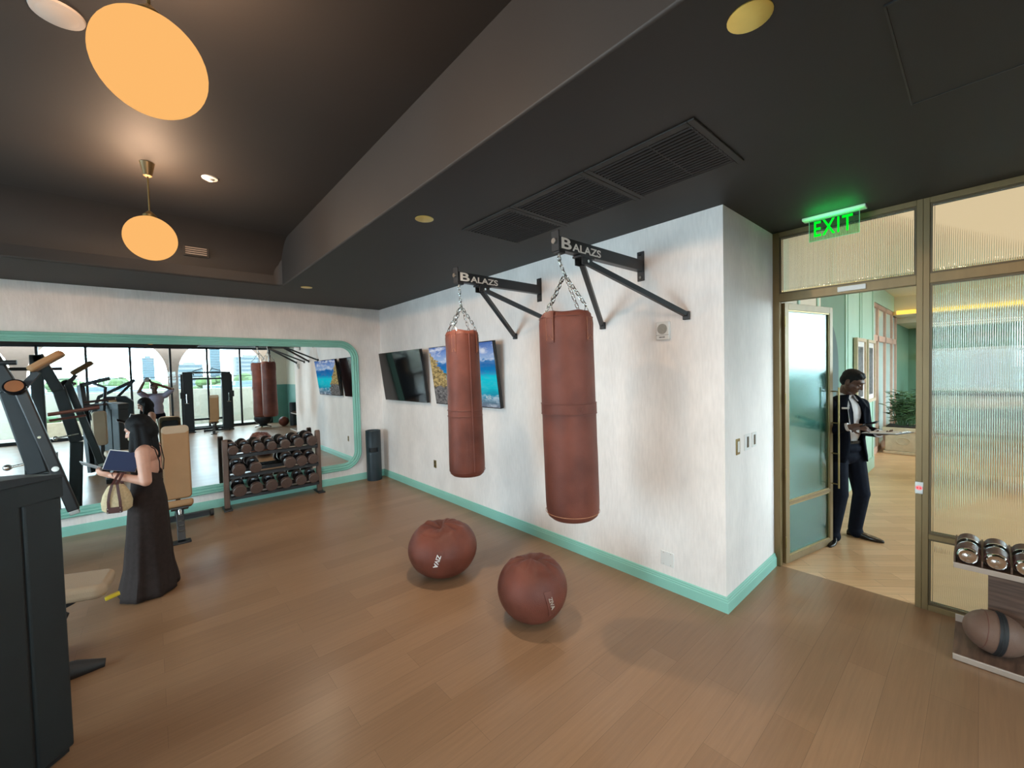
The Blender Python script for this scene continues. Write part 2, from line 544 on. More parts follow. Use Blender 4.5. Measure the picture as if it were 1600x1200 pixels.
def obj(name, mb, m, parent=None, bevel=0.0, smooth=True, seg=2, sub=0, loc=None, rot=None):
    bmesh.ops.recalc_face_normals(mb.bm, faces=mb.bm.faces[:])
    me = bpy.data.meshes.new(name)
    mb.bm.to_mesh(me)
    mb.bm.free()
    me.materials.append(m)
    if smooth:
        for p in me.polygons:
            p.use_smooth = True
        try:
            me.set_sharp_from_angle(angle=math.radians(38))
        except Exception:
            pass
    o = link(name, me, parent)
    if bevel:
        b = o.modifiers.new('bevel', 'BEVEL')
        b.width = bevel
        b.segments = seg
        b.limit_method = 'ANGLE'
        b.angle_limit = math.radians(40)
        b.harden_normals = False
    if sub:
        s = o.modifiers.new('sub', 'SUBSURF')
        s.levels = s.render_levels = sub
    if loc:
        o.location = loc
    if rot:
        o.rotation_euler = rot
    return o


def blob(name, mb, m, parent=None, voxel=0.01, it=4, fac=0.5):
    """one continuous skin over all collected shapes"""
    o = obj(name, mb, m, parent, smooth=False)
    r = o.modifiers.new('remesh', 'REMESH')
    r.mode = 'VOXEL'
    r.voxel_size = voxel
    r.use_smooth_shade = True
    s = o.modifiers.new('smooth', 'SMOOTH')
    s.factor = fac
    s.iterations = it
    dg = bpy.context.evaluated_depsgraph_get()
    dg.update()
    me = bpy.data.meshes.new_from_object(o.evaluated_get(dg))
    old = o.data
    o.modifiers.clear()
    o.data = me
    bpy.data.meshes.remove(old)
    for p in me.polygons:
        p.use_smooth = True
    if not me.materials:
        me.materials.append(m)
    return o


def thing(name, label, cat, loc=(0, 0, 0), rz=0.0, group=None, mtx=None):
    o = bpy.data.objects.new(name, None)
    COL.objects.link(o)
    o.empty_display_size = 0.1
    if mtx is not None:
        o.matrix_world = mtx
    else:
        o.location = loc
        o.rotation_euler = (0, 0, rz)
    return tag(o, label, cat, group)


def tag(o, label, cat, group=None):
    o['label'] = label
    o['category'] = cat
    if group:
        o['group'] = group
    return o


def struct(name, mb, m, parent=None, **kw):
    o = obj(name, mb, m, parent, **kw)
    if parent is None:
        o['kind'] = 'structure'
    return o


def dup(root, loc, rz=None, label=None, group=None):
    r = root.copy()
    COL.objects.link(r)
    r.location = loc
    if rz is not None:
        r.rotation_euler = (0, 0, rz)
    if label:
        r['label'] = label
    if group:
        r['group'] = group
    for ch in list(root.children):
        c = ch.copy()
        COL.objects.link(c)
        c.parent = r
        for g in list(ch.children):
            d = g.copy()
            COL.objects.link(d)
            d.parent = c
    return r


def text(name, s, size, m, parent, loc, rot, extrude=0.001, sx=1.0, bold=0.0, space=1.0, centre=True):
    cu = bpy.data.curves.new(name, 'FONT')
    cu.body = s
    cu.size = size
    cu.extrude = extrude
    cu.offset = bold
    cu.space_character = space
    if centre:
        cu.align_x = 'CENTER'
        cu.align_y = 'CENTER'
    o = bpy.data.objects.new(name, cu)
    COL.objects.link(o)
    dg = bpy.context.evaluated_depsgraph_get()
    dg.update()
    me = bpy.data.meshes.new_from_object(o.evaluated_get(dg))
    bpy.data.objects.remove(o)
    bpy.data.curves.remove(cu)
    me.name = name
    me.materials.clear()
    me.materials.append(m)
    t = link(name, me, parent)
    t.location = loc
    t.rotation_euler = rot
    t.scale = (sx, 1, 1)
    return t


def rrect(x0, x1, y0, y1, r, n=8):
    pts = []
    for cx, cy, a0 in ((x1 - r, y1 - r, 0), (x0 + r, y1 - r, PI / 2), (x0 + r, y0 + r, PI), (x1 - r, y0 + r, 3 * PI / 2)):
        for i in range(n + 1):
            a = a0 + PI / 2 * i / n
            pts.append((cx + r * math.cos(a), cy + r * math.sin(a)))
    return pts


def spot(name, loc, power, col, angle, blend=1.0, radius=0.05, aim=None):
    ld = bpy.data.lights.new(name, 'SPOT')
    ld.energy = power
    ld.color = col
    ld.spot_size = angle
    ld.spot_blend = blend
    ld.shadow_soft_size = radius
    o = bpy.data.objects.new(name, ld)
    COL.objects.link(o)
    o.location = loc
    if aim:
        o.rotation_euler = (V(aim) - V(loc)).to_track_quat('-Z', 'Y').to_euler()
    return o


def area(name, loc, sx, sy, power, col, rot=(0, 0, 0)):
    ld = bpy.data.lights.new(name, 'AREA')
    ld.shape = 'RECTANGLE'
    ld.size, ld.size_y = sx, sy
    ld.energy = power
    ld.color = col
    o = bpy.data.objects.new(name, ld)
    COL.objects.link(o)
    o.location = loc
    o.rotation_euler = rot
    return o

# ------------------------------------------------------------------ the setting
X1, Y1, YC, X2, ZC, XS, YS, ZT = 3.2137, 7.310, 1.2646, 4.3036, 3.05, 1.343, 6.048, 3.60
XL, YW = -5.7, -4.70                # left wall, window wall

struct('floor', MB().box(XL - 0.2, X2 + 0.03, YW - 0.12, Y1 + 0.15, -0.12, 0), M['floor'], smooth=False)
struct('floor', MB().box(X2 + 0.03, 17.3, -9.2, 1.6, -0.12, 0), M['oak'], smooth=False)
struct('wall_back', MB().box(XL - 0.2, X1 + 0.15, Y1, Y1 + 0.15, 0, 3.75), M['wall'], smooth=False)
struct('wall_right', MB().box(X1, X1 + 0.15, YC + 0.15, Y1, 0, 3.75), M['wall'], smooth=False)
struct('wall_corner', MB().box(X1, X2 + 0.06, YC, YC + 0.15, 0, 3.75), M['wall'], smooth=False)

# ceiling: raised tray with a dropped soffit along the right and back walls
struct('ceiling_tray', MB().box(XL - 0.2, XS, YW - 0.1, YS, ZT, ZT + 0.12), M['ceil'], smooth=False)
struct('ceiling_soffit', MB().box(XS, X2 + 0.08, YW - 0.1, Y1 + 0.15, ZC, ZT + 0.12), M['ceil'], bevel=0.012)
struct('ceiling_soffit', MB().prism([(XL - 0.2, YS), (XS - 0.09, YS), (XS - 0.03, YS - 0.025), (XS + 0.02, YS - 0.08), (XS + 0.02, Y1 + 0.15), (XL - 0.2, Y1 + 0.15)], ZC, ZT + 0.12), M['ceil'], bevel=0.02, seg=3)
struct('ceiling_lounge', MB().box(X2 + 0.08, 17.3, -9.3, -4.75, 5.2, 5.3).box(X2 + 0.08, 17.3, -4.85, -4.75, 3.525, 5.2), M['cream'], smooth=False)  # raised unseen part, shaped so the door glass mirrors sky
struct('ceiling_lounge', MB().box(X2 + 0.08, 13.5, -4.8, 1.6, 3.42, 3.52), M['cream'], smooth=False)
struct('ceiling_lounge', MB().box(13.5, 17.3, -4.8, 1.6, 2.98, 3.52).box(14.4, 16.99, -4.8, 1.6, 2.84, 2.979), M['cream'], smooth=False)

CR = 0.42
cvp = [(YS + 0.01, ZT - CR), (YS + 0.01, ZT + 0.02), (YS - CR, ZT + 0.02)] + [(YS - CR + CR * math.sin(a * PI / 24), ZT - CR + CR * math.cos(a * PI / 24)) for a in range(13)]
struct('trim_4', MB().prism(cvp, XL - 0.2, XS + 0.02, Matrix(((0, 0, 1, 0), (1, 0, 0, 0), (0, 1, 0, 0), (0, 0, 0, 1)))), M['ceil'])

# baseboards
def baseboard(name, p0, p1, inward, mitre=0.0):
    p0, p1, n = V(p0), V(p1), V(inward)
    prof = [(0, 0), (0.022, 0), (0.022, 0.078), (0.018, 0.082), (0.018, 0.094), (0.013, 0.098), (0.012, 0.110), (0.006, 0.116), (0, 0.116)]
    r = [[p + n * d + V((0, 0, z)) - ((p1 - p0).normalized() * d * mitre if p is p0 else V((0, 0, 0))) for d, z in prof] for p in (p0, p1)]
    mb = MB().rings(r)
    return struct(name, mb, M['mint'], smooth=False)


baseboard('baseboard_back', (XL, Y1, 0), (X1, Y1, 0), (0, -1, 0))
baseboard('baseboard_right', (X1, YC, 0), (X1, Y1, 0), (-1, 0, 0), 1.0)
baseboard('baseboard_corner', (X1, YC, 0), (X2 - 0.004, YC, 0), (0, -1, 0), 1.0)

# window wall behind the camera and glazed left wall
def mullions(name, pts, along, z0, z1, label_glass=True):
    pass


wf = MB()
MX = [-5.8, -4.73, -3.67, -2.6, -1.54, -0.48, 0.58, 1.65, 2.69, 3.72]
for x in MX:
    wf.box(x - 0.03, x + 0.03, YW - 0.06, YW + 0.06, 0, ZC)
wf.box(-5.8, 3.72, YW - 0.06, YW + 0.06, 0, 0.10).box(-5.8, 3.72, YW - 0.06, YW + 0.06, ZC - 0.06, ZC + 0.02)
wf = struct('window_1', wf, M['slate'], smooth=False)
for a, b in zip(MX[:-1], MX[1:]):
    obj('pane', MB().box(a + 0.03, b - 0.03, YW - 0.006, YW + 0.006, 0.10, ZC - 0.06), M['window_glass'], wf, smooth=False)
struct('wall_window', MB().box(XL - 0.2, XS + 0.1, YW - 0.1, YW + 0.08, ZC + 0.02, ZT + 0.1), M['ceil'], smooth=False)
struct('wall_window', MB().box(3.75, X2, YW - 0.1, YW + 0.10, 1.57, ZC), M['cream'], smooth=False)
struct('wall_window', MB().box(3.75, X2, YW - 0.1, YW + 0.104, 0, 1.569), M['teal'], smooth=False)
LX = [1.4, 2.9, 4.4, 5.9]
wl = MB()
for y in LX:
    wl.box(XL - 0.06, XL + 0.06, y - 0.03, y + 0.03, 0, ZC)
wl.box(XL - 0.06, XL + 0.06, 1.4, 5.9, 0, 0.10).box(XL - 0.06, XL + 0.06, 1.4, 5.9, ZC - 0.06, ZC + 0.02)
wl = struct('window_2', wl, M['slate'], smooth=False)
for a, b in zip(LX[:-1], LX[1:]):
    obj('pane', MB().box(XL - 0.006, XL + 0.006, a + 0.03, b - 0.03, 0.10, ZC - 0.06), M['window_glass'], wl, smooth=False)
struct('wall_left', MB().box(XL - 0.1, XL + 0.06, 5.93, Y1, 0, ZC).box(XL - 0.1, XL + 0.06, YW, 1.37, 0, ZC).box(XL - 0.1, XL + 0.06, YW, Y1, ZC + 0.02, ZT + 0.1), M['wall'], smooth=False)

# partition between gym and lounge: solid part far behind, bronze framed fluted glass near the door
struct('wall_partition', MB().box(X2, X2 + 0.12, YW, -2.62, 1.57, ZC), M['cream'], smooth=False)
struct('wall_partition', MB().box(X2 - 0.004, X2 + 0.12, YW, -2.62, 0, 1.569), M['teal'], smooth=False)


def fluted(name, y0, y1, z0, z1, x, parent, pitch=0.0104, mtx=None, depth=0.0028):
    """vertical half-round ribs on the gym side, flat on the other"""
    n = max(2, int((y1 - y0) / pitch))
    p = (y1 - y0) / n
    prof = []
    for i in range(n):
        for k in range(6):
            a = k / 6
            prof.append((y0 + (i + a) * p, -depth * math.sin(PI * a)))
    prof.append((y1, 0))
    front = [V((x + d, y, 0)) for y, d in prof]
    mb = MB()
    vs, fs = [], []
    N = len(front)
    for z in (z0, z1):
        vs += [(q.x, q.y, z) for q in front]
        vs += [(x + 0.005, q.y, z) for q in front]
    for i in range(N - 1):
        fs.append((i, i + 1, 2 * N + i + 1, 2 * N + i))
        fs.append((N + i + 1, N + i, 3 * N + i, 3 * N + i + 1))
        fs.append((i + 1, i, N + i, N + i + 1))
        fs.append((2 * N + i, 2 * N + i + 1, 3 * N + i + 1, 3 * N + i))
    fs.append((0, 2 * N, 3 * N, N))
    fs.append((N - 1, 2 * N - 1, 4 * N - 1, 3 * N - 1))
    mb._add(vs, fs, mtx)
    return obj(name, mb, M['fluted'], parent)


XF = X2 + 0.03
PW = 0.066                       # profile depth
JY = YC - 0.052                  # inner face of door jamb
def frame_box(mb, y0, y1, z0, z1, dx=0.0):
    mb.box(XF - PW / 2 - dx, XF + PW / 2 + dx, y0, y1, z0, z1)


def bead(mb, y0, y1, z0, z1, w=0.014):
    for s in (-1, 1):
        x0, x1 = (XF - 0.022, XF - 0.010) if s < 0 else (XF + 0.012, XF + 0.024)
        mb.box(x0, x1, y0, y1, z0, z0 + w).box(x0, x1, y0, y1, z1 - w, z1).box(x0, x1, y0, y0 + w, z0 + w, z1 - w).box(x0, x1, y1 - w, y1, z0 + w, z1 - w)


# transom light over the door with the jambs and header that carry it
f = MB()
frame_box(f, JY, YC - 0.001, 0, ZC)
frame_box(f, 0.290, 0.325, 0, ZC)
frame_box(f, 0.325, JY, 2.430, 2.500, 0.002)
frame_box(f, 0.325, JY, 3.008, ZC)
w1 = struct('window_3', f, M['bronze'], bevel=0.002)
b = MB()
bead(b, 0.325, JY, 2.500, 3.008)
obj('glazing_bead', b, M['bronze_dark'], w1, smooth=False)
fluted('pane', 0.338, JY - 0.013, 2.513, 2.995, XF, w1)

# glazed wall right of the door
f = MB()
frame_box(f, 0.255, 0.2895, 0, ZC)
for yy in (-0.95, -1.80, -2.62):
    frame_box(f, yy, yy + 0.07, 0, ZC)
for a, b_ in ((-0.88, 0.255), (-1.73, -0.95), (-2.55, -1.80)):
    frame_box(f, a, b_, 0, 0.042)
    frame_box(f, a, b_, 0.540, 0.574)
    frame_box(f, a, b_, 2.430, 2.500)
    frame_box(f, a, b_, 3.008, ZC)
w2 = struct('window_4', f, M['bronze'], bevel=0.002)
b = MB()
for a, b_ in ((-0.88, 0.255), (-1.73, -0.95), (-2.55, -1.80)):
    for z0, z1 in ((0.042, 0.540), (0.574, 2.430), (2.500, 3.008)):
        bead(b, a, b_, z0, z1)
obj('glazing_bead', b, M['bronze_dark'], w2, smooth=False)
for a, b_ in ((-0.88, 0.255), (-1.73, -0.95), (-2.55, -1.80)):
    fluted('pane', a + 0.013, b_ - 0.013, 0.055, 0.527, XF, w2)
    fluted('pane', a + 0.013, b_ - 0.013, 0.587, 2.417, XF, w2)
    fluted('pane', a + 0.013, b_ - 0.013, 2.513, 2.995, XF, w2)

# the door leaf, swung open into the lounge
door = bpy.data.objects.new('door_1', None)
COL.objects.link(door)
door['kind'] = 'structure'
door.location = (X2 + 0.072, JY - 0.004, 0)
door.rotation_euler = (0, 0, math.radians(-12.4))
f = MB()
DW, DH = 0.872, 2.425
f.box(0, 0.062, -0.022, 0.022, 0.012, DH).box(DW - 0.058, DW, -0.022, 0.022, 0.012, DH)
f.box(0.062, DW - 0.058, -0.022, 0.022, 0.012, 0.075).box(0.062, DW - 0.058, -0.022, 0.022, 0.555, 0.585).box(0.062, DW - 0.058, -0.022, 0.022, DH - 0.06, DH)
obj('leaf_frame', f, M['bronze'], door, bevel=0.002)
b = MB()
for z0, z1 in ((0.075, 0.555), (0.585, DH - 0.06)):
    for s in (-1, 1):
        y0, y1 = (-0.017, -0.007) if s < 0 else (0.007, 0.017)
        b.box(0.062, DW - 0.058, y0, y1, z0, z0 + 0.012).box(0.062, DW - 0.058, y0, y1, z1 - 0.012, z1)
        b.box(0.062, 0.074, y0, y1, z0 + 0.012, z1 - 0.012).box(DW - 0.07, DW - 0.058, y0, y1, z0 + 0.012, z1 - 0.012)
obj('glazing_bead', b, M['brass'], door, smooth=False)
DG = thin_glass('tinted_door_glass', (0.66, 0.90, 0.84), 0.26, 0.13, (0.80, 1.0, 0.98))
for z0, z1 in ((0.087, 0.543), (0.597, DH - 0.072)):
    obj('pane', MB().box(0.074, DW - 0.07, -0.004, 0.004, z0, z1), DG, door, smooth=False)
for s in (-1, 1):
    h = MB()
    yy = s * 0.085
    h.tube([(DW - 0.03, yy, 0.60), (DW - 0.03, yy, 1.62)], 0.008, 10)
    for z in (0.64, 0.95, 1.26, 1.58):
        h.tube([(DW - 0.03, yy, z), (DW - 0.03, s * 0.018, z)], 0.006, 8)
    obj('pull_handle', h, M['brass'], door)
hg = MB()
for z in (0.22, 0.85, 1.55, 2.25):
    hg.tube([(-0.006, -0.026, z - 0.05), (-0.006, -0.026, z + 0.05)], 0.007, 8)
obj('hinge', hg, M['brass'], door)

# lounge shell
struct('wall_lounge', MB().box(X2 + 0.065, 6.05, 1.275, 1.42, 0, 3.42), M['cream'], smooth=False)
struct('wall_lounge', MB().box(6.05, 7.36, 1.275, 1.42, 0, 3.42), M['green'], smooth=False)
lw = MB().box(7.36, 9.66, 1.275, 1.60, 0, 3.42)
for x in (7.36, 7.52, 8.40, 8.56, 9.56):
    lw.box(x, x + 0.10, 1.262, 1.275, 0.2, 3.42)
lw.box(7.36, 9.66, 1.255, 1.275, 0, 0.2)
struct('wall_lounge', lw, M['mint_light'], smooth=False)
struct('trim_1', MB().box(4.45, 4.52, 1.262, 1.275, 0, 3.4).box(5.1, 5.16, 1.262, 1.275, 0, 3.4).box(5.85, 5.93, 1.262, 1.275, 0, 3.4).box(X2 + 0.07, 6.05, 1.262, 1.275, 0, 0.14), M['mint_light'], smooth=False)
struct('trim_2', MB().box(9.66, 14.2, 1.40, 1.60, 3.06, 3.42), M['mint_light'], smooth=False)
# arched niche panel on the green wall
ar = [(5.62, 0.0), (6.92, 0.0)] + [(6.27 + 0.65 * math.cos(PI * i / 20), 1.78 + 0.65 * math.sin(PI * i / 20)) for i in range(21)]
struct('trim_3', MB().prism(ar, 0, 0.012, Matrix(((1, 0, 0, 0), (0, 0, -1, 1.275), (0, 1, 0, 0), (0, 0, 0, 1)))), M['dark_green'], smooth=False)
# wood framed lounge glazing further down
wg = MB()
for x in (9.72, 10.4, 11.35, 12.35, 13.4, 14.1):
    wg.box(x, x + 0.09, 1.42, 1.52, 0, 3.06)
wg.box(9.72, 14.19, 1.42, 1.52, 2.30, 2.42).box(9.72, 14.19, 1.42, 1.52, 2.98, 3.06).box(9.72, 14.19, 1.42, 1.52, 0, 0.12)
wg = struct('window_5', wg, M['peach'], smooth=False)
obj('pane', MB().box(9.75, 14.15, 1.46, 1.475, 0.12, 3.0), mat('frosted_lounge_glass', (0.60, 0.78, 0.76), 0.25, var=0.1, scale=1.0, stretch=(0.2, 1, 2)), wg, smooth=False)
struct('wall_lounge', MB().box(9.66, 14.2, 1.53, 1.62, 0, 3.06), M['cream'], smooth=False)
struct('wall_far', MB().box(17.0, 17.2, -4.9, 1.62, 0, 3.45), M['green'], smooth=False)
lf = MB()
for i in range(6):
    y = -9.1 + i * 0.84
    lf.box(17.02, 17.12, y - 0.035, y + 0.035, 0, 5.2)
for z in (0.0, 0.5, 0.9, 1.22, 1.5, 2.1, 5.1):
    lf.box(17.03, 17.11, -9.1, -4.9, z, z + 0.07)
lf = struct('window_8', lf, M['white'], smooth=False)
obj('pane', MB().box(17.065, 17.075, -9.1, -4.9, 0.07, 5.1), M['window_glass'], lf, smooth=False)
struct('wall_lounge', MB().box(14.2, 17.0, 1.45, 1.6, 0, 3.0), M['green'], smooth=False)
lf = MB()
for i in range(10):
    x = X2 + 0.15 + i * 1.4
    lf.box(x - 0.04, x + 0.04, -9.16, -9.08, 0, 5.2)
for z in (0.0, 0.85, 1.9, 2.75, 5.1):
    lf.box(X2 + 0.1, 17.0, -9.15, -9.09, z, z + 0.09)
lf = struct('window_7', lf, M['white'], smooth=False)
obj('pane', MB().box(X2 + 0.12, 17.0, -9.125, -9.115, 0.09, 5.1), M['window_glass'], lf, smooth=False)
struct('wall_lounge', MB().box(X2 + 0.062, X2 + 0.13, -2.62, YC, ZC + 0.001, 3.42).box(X2 + 0.121, X2 + 0.13, -9.05, -2.625, 0, 5.2), M['cream'], smooth=False)
# lounge windows whose pane glows in place of daylight, out of the photo's straight view but seen through the fluted glass
fw_ = MB()
for i in range(5):
    y = -0.05 - i * 1.1
    fw_.box(16.93, 17.0, y - 0.05, y + 0.05, 1.05, 2.2)
fw_.box(16.93, 17.0, -4.5, 0.0, 1.0, 1.08).box(16.93, 17.0, -4.5, 0.0, 2.14, 2.22)
fw_ = struct('window_6', fw_, M['white'], smooth=False)
obj('pane', MB().box(16.985, 16.995, -4.45, -0.05, 1.08, 2.14), emit_mat('daylight_pane_glow', (0.70, 0.86, 0.90), 0.60), fw_, smooth=False)
# cove light strips of the lounge ceiling
cs = obj('cove_light_strip', MB().box(13.40, 13.495, -4.7, 1.35, 2.99, 3.075), M['cove'], smooth=False)
tag(cs, 'yellow glowing light strip along the edge of the dropped lounge ceiling', 'light')
cs = obj('cove_light_strip', MB().box(10.25, 10.35, -4.7, 1.2, 3.385, 3.418), M['cove'], smooth=False)
tag(cs, 'thin yellow light strip on the lounge ceiling nearer the glass wall', 'light')
lp = thing('added_glow_panel', 'added warm glowing panel that brightens the lounge ceiling behind the glass wall', 'ceiling light', (7.35, -1.75, 3.42))  # added glowing surface, brightens the ceiling behind the transom panes
obj('frame', MB().box(-2.6, 2.6, -2.9, -2.85, -0.03, 0).box(-2.6, 2.6, 2.85, 2.9, -0.03, 0).box(-2.6, -2.55, -2.85, 2.85, -0.03, 0).box(2.55, 2.6, -2.85, 2.85, -0.03, 0), M['bronze'], lp, smooth=False)
obj('diffuser', MB().box(-2.55, 2.55, -2.85, 2.85, -0.02, -0.004), emit_mat('added_panel_glow', (1.0, 0.76, 0.47), 0.58), lp, smooth=False)
for x, y0, y1 in ((15.0, -0.9, 1.0), (16.0, -1.3, 0.6)):
    pl = thing('ceiling_light', 'dark framed rectangular light panel on lounge ceiling ' + ('nearer the yellow strip' if x < 15.5 else 'nearer the far green wall'), 'ceiling light', (x, (y0 + y1) / 2, 2.84), 0, 'lounge ceiling panels')
    hy = (y1 - y0) / 2
    obj('frame', MB().box(-0.3, 0.3, -hy, -hy + 0.04, -0.03, 0).box(-0.3, 0.3, hy - 0.04, hy, -0.03, 0).box(-0.3, -0.26, -hy + 0.04, hy - 0.04, -0.03, 0).box(0.26, 0.3, -hy + 0.04, hy - 0.04, -0.03, 0), M['walnut'], pl, smooth=False)
    obj('diffuser', MB().box(-0.26, 0.26, -hy + 0.04, hy - 0.04, -0.02, -0.004), M['panel_light'], pl, smooth=False)
# ------------------------------------------------------------------ pendant lamps
def pendant(y, z, label):
    t = thing('pendant_lamp', label, 'lamp', (0.05, y, z), 0, 'globe pendant lamps')
    R = 0.171
    prof = [(0.001, -R)] + [(R * math.cos(-PI / 2 + PI * i / 24), R * math.sin(-PI / 2 + PI * i / 24)) for i in range(1, 23)] + [(0.04, R * 0.985)]
    obj('globe', MB().lathe(prof, 48), M['glow'], t)
    obj('rod', MB().tube([(0, 0, R), (0, 0, 3.5 - z)], 0.006, 10).lathe([(0.045, R * 0.975), (0.045, R + 0.012), (0.012, R + 0.045)], 20), M['brass'], t)
    obj('ceiling_rose', MB().lathe([(0.014, 3.49 - z), (0.028, 3.50 - z), (0.045, 3.585 - z), (0.05, 3.6 - z)], 24), M['bronze'], t)
    ld = bpy.data.lights.new('globe_light', 'POINT')
    ld.energy = 42
    ld.color = (1.0, 0.64, 0.40)
    ld.shadow_soft_size = 0.04
    lo = bpy.data.objects.new('globe_light', ld)
    COL.objects.link(lo)
    lo.parent = t
    lo.location = (0.0, 0.085, R + 0.03)
    return t


pendant(4.42, 3.003, 'smaller looking orange glowing globe pendant lamp farther away, near the mirror wall')
pendant(2.04, 3.028, 'large looking orange glowing globe pendant lamp nearest the camera')
pendant(-0.46, 3.02, 'unseen orange globe pendant lamp added behind the photographer')  # out of view, added for more warm light in the gym

# ------------------------------------------------------------------ ceiling fittings
def downlight(x, y, z, label, r=0.062, power=30, lit=True):
    t = thing('downlight', label, 'downlight', (x, y, z), 0, 'gold recessed downlights')
    obj('trim_ring', MB().lathe([(r, -0.004), (r + 0.008, -0.003), (r + 0.008, 0), (r, 0)], 28), M['gold'], t)
    obj('reflector', MB().lathe([(r, -0.003), (r * 0.8, -0.001), (0.001, -0.0005)], 28), M['gold'], t)
    if lit:
        s = spot('downlight_lamp', (0, 0, -0.012), power, (1.0, 0.86, 0.68), math.radians(150), 1.0, 0.05)
        s.parent = t
    return t


downlight(1.585, 0.53, ZC, 'large looking gold downlight in black ceiling nearest the camera', power=95)
downlight(1.633, 2.835, ZC, 'gold downlight in black ceiling left of the air vents', power=95)
downlight(1.617, 5.945, ZC, 'tiny gold downlight near the far end of the black ceiling', power=70)
downlight(1.60, -1.75, ZC, 'unseen gold downlight added in black ceiling behind the photographer', power=95)  # out of view, a copy of the row added for its light

def vent(y0, y1, label):
    x0, x1 = 1.995, 2.625
    t = thing('ceiling_vent', label, 'vent', ((x0 + x1) / 2, (y0 + y1) / 2, ZC), 0, 'black ceiling air vents')
    hx, hy = (x1 - x0) / 2, (y1 - y0) / 2
    obj('frame', MB().box(-hx, hx, -hy, -hy + 0.035, -0.010, 0).box(-hx, hx, hy - 0.035, hy, -0.010, 0).box(-hx, -hx + 0.045, -hy + 0.035, hy - 0.035, -0.010, 0).box(hx - 0.045, hx, -hy + 0.035, hy - 0.035, -0.010, 0), M['ceil'], t, bevel=0.003)
    obj('backing', MB().box(-hx + 0.045, hx - 0.045, -hy + 0.035, hy - 0.035, -0.0015, 0), M['lid'], t, smooth=False)
    s = MB()
    n = 17
    for i in range(n):
        x = -hx + 0.06 + (2 * hx - 0.12) * i / (n - 1)
        s.cbox((x, 0, -0.008), (0.011, 2 * hy - 0.07, 0.004), (0, 0.7, 0))
    obj('slats', s, mat('vent_slat_paint', (0.030, 0.029, 0.029), 0.5), t, smooth=False)
    c = MB()
    for y in (-hy + 0.045, -0.06):
        c.box(-hx + 0.05, hx - 0.05, y - 0.004, y + 0.004, -0.0065, -0.0055)
    obj('crossbar', c, M['brushed'], t, smooth=False)


downlight(11.2, 0.35, 3.42, 'added gold downlight brightening the lounge over the stone planter', power=62)  # both lounge downlights are added to keep the lounge bright
downlight(11.2, -2.6, 3.42, 'added gold downlight brightening the lounge over the grey sofas', power=62)

vent(0.912, 1.576, 'largest looking black slatted ceiling vent, nearest the doorway')
vent(1.580, 2.250, 'middle black slatted ceiling vent of the row of three')
vent(2.254, 2.860, 'black slatted ceiling vent above the left punching bag bracket, farthest of three')
t = thing('wall_grille', 'small dark louvred air grille on the dropped ceiling face behind the far globe', 'vent', (0.46, YS - 0.047, 3.365))
obj('frame', MB().box(-0.12, 0.12, -0.008, 0, -0.085, -0.07).box(-0.12, 0.12, -0.008, 0, 0.07, 0.085).box(-0.12, -0.1, -0.008, 0, -0.07, 0.07).box(0.1, 0.12, -0.008, 0, -0.07, 0.07), M['ceil'], t, smooth=False)
s = MB()
for i in range(6):
    s.cbox((0, -0.005, -0.058 + i * 0.023), (0.2, 0.004, 0.012), (0.6, 0, 0))
obj('louvres', s, M['walnut_trim'], t, smooth=False)

t = thing('ceiling_speaker', 'round pale ceiling disc at the top left corner', 'ceiling speaker', (-0.26, 2.88, ZT))
obj('rim', MB().lathe([(0.078, -0.014), (0.092, -0.010), (0.095, 0), (0.05, 0)], 32), M['ceiling_disc'], t)
obj('cover', MB().lathe([(0.001, -0.022), (0.05, -0.021), (0.078, -0.012), (0.05, 0)], 32), M['ceiling_disc'], t)
t = thing('smoke_detector', 'small round white detector on the brown ceiling between the two globes', 'smoke detector', (0.458, 4.42, ZT))
obj('base', MB().lathe([(0.050, -0.012), (0.058, -0.008), (0.060, 0), (0.03, 0)], 28), M['white'], t)
obj('sensor', MB().lathe([(0.001, -0.028), (0.022, -0.027), (0.032, -0.011), (0.02, -0.010)], 20), M['white'], t)
t = thing('access_panel', 'flush square access panel in black ceiling, top right', 'access panel', (2.29, -0.18, ZC - 0.0005))
obj('panel', MB().box(-0.398, 0.398, -0.398, 0.398, -0.003, 0), M['ceil'], t, smooth=False)
obj('edge_bead', MB().box(-0.404, 0.404, 0.398, 0.404, -0.006, 0).box(-0.404, 0.404, -0.404, -0.398, -0.006, 0).box(-0.404, -0.398, -0.398, 0.398, -0.006, 0).box(0.398, 0.404, -0.398, 0.398, -0.006, 0), M['black'], t, smooth=False)

# exit sign
t = thing('exit_sign', 'green glowing clear EXIT sign hanging from black ceiling before the doorway', 'exit sign', (4.10, 0.78, ZC))
obj('housing', MB().box(-0.045, 0.045, -0.20, 0.20, -0.022, 0), M['white'], t, bevel=0.004)
obj('panel', MB().box(-0.004, 0.004, -0.158, 0.158, -0.192, -0.0225), M['acrylic'], t, smooth=False)
obj('glowing_edge', MB().box(-0.0045, 0.0045, -0.160, 0.160, -0.1945, -0.1925).box(-0.0045, 0.0045, -0.160, -0.1585, -0.192, -0.023).box(-0.0045, 0.0045, 0.1585, 0.160, -0.192, -0.023), M['exit_edge'], t, smooth=False)
text('lettering', 'EXIT', 0.172, M['exit_green'], t, (-0.0062, 0.006, -0.108), (PI / 2, 0, -PI / 2), 0.001, 0.64, 0.0022, 1.16)
gl = bpy.data.lights.new('exit_lamp', 'AREA')
gl.shape, gl.size, gl.size_y, gl.energy, gl.color = 'RECTANGLE', 0.035, 0.30, 0.55, (0.02, 1.0, 0.16)
go = bpy.data.objects.new('exit_lamp', gl)
COL.objects.link(go)
go.parent = t
go.location = (-0.075, 0, -0.095)
go.rotation_euler = (PI, 0, 0)

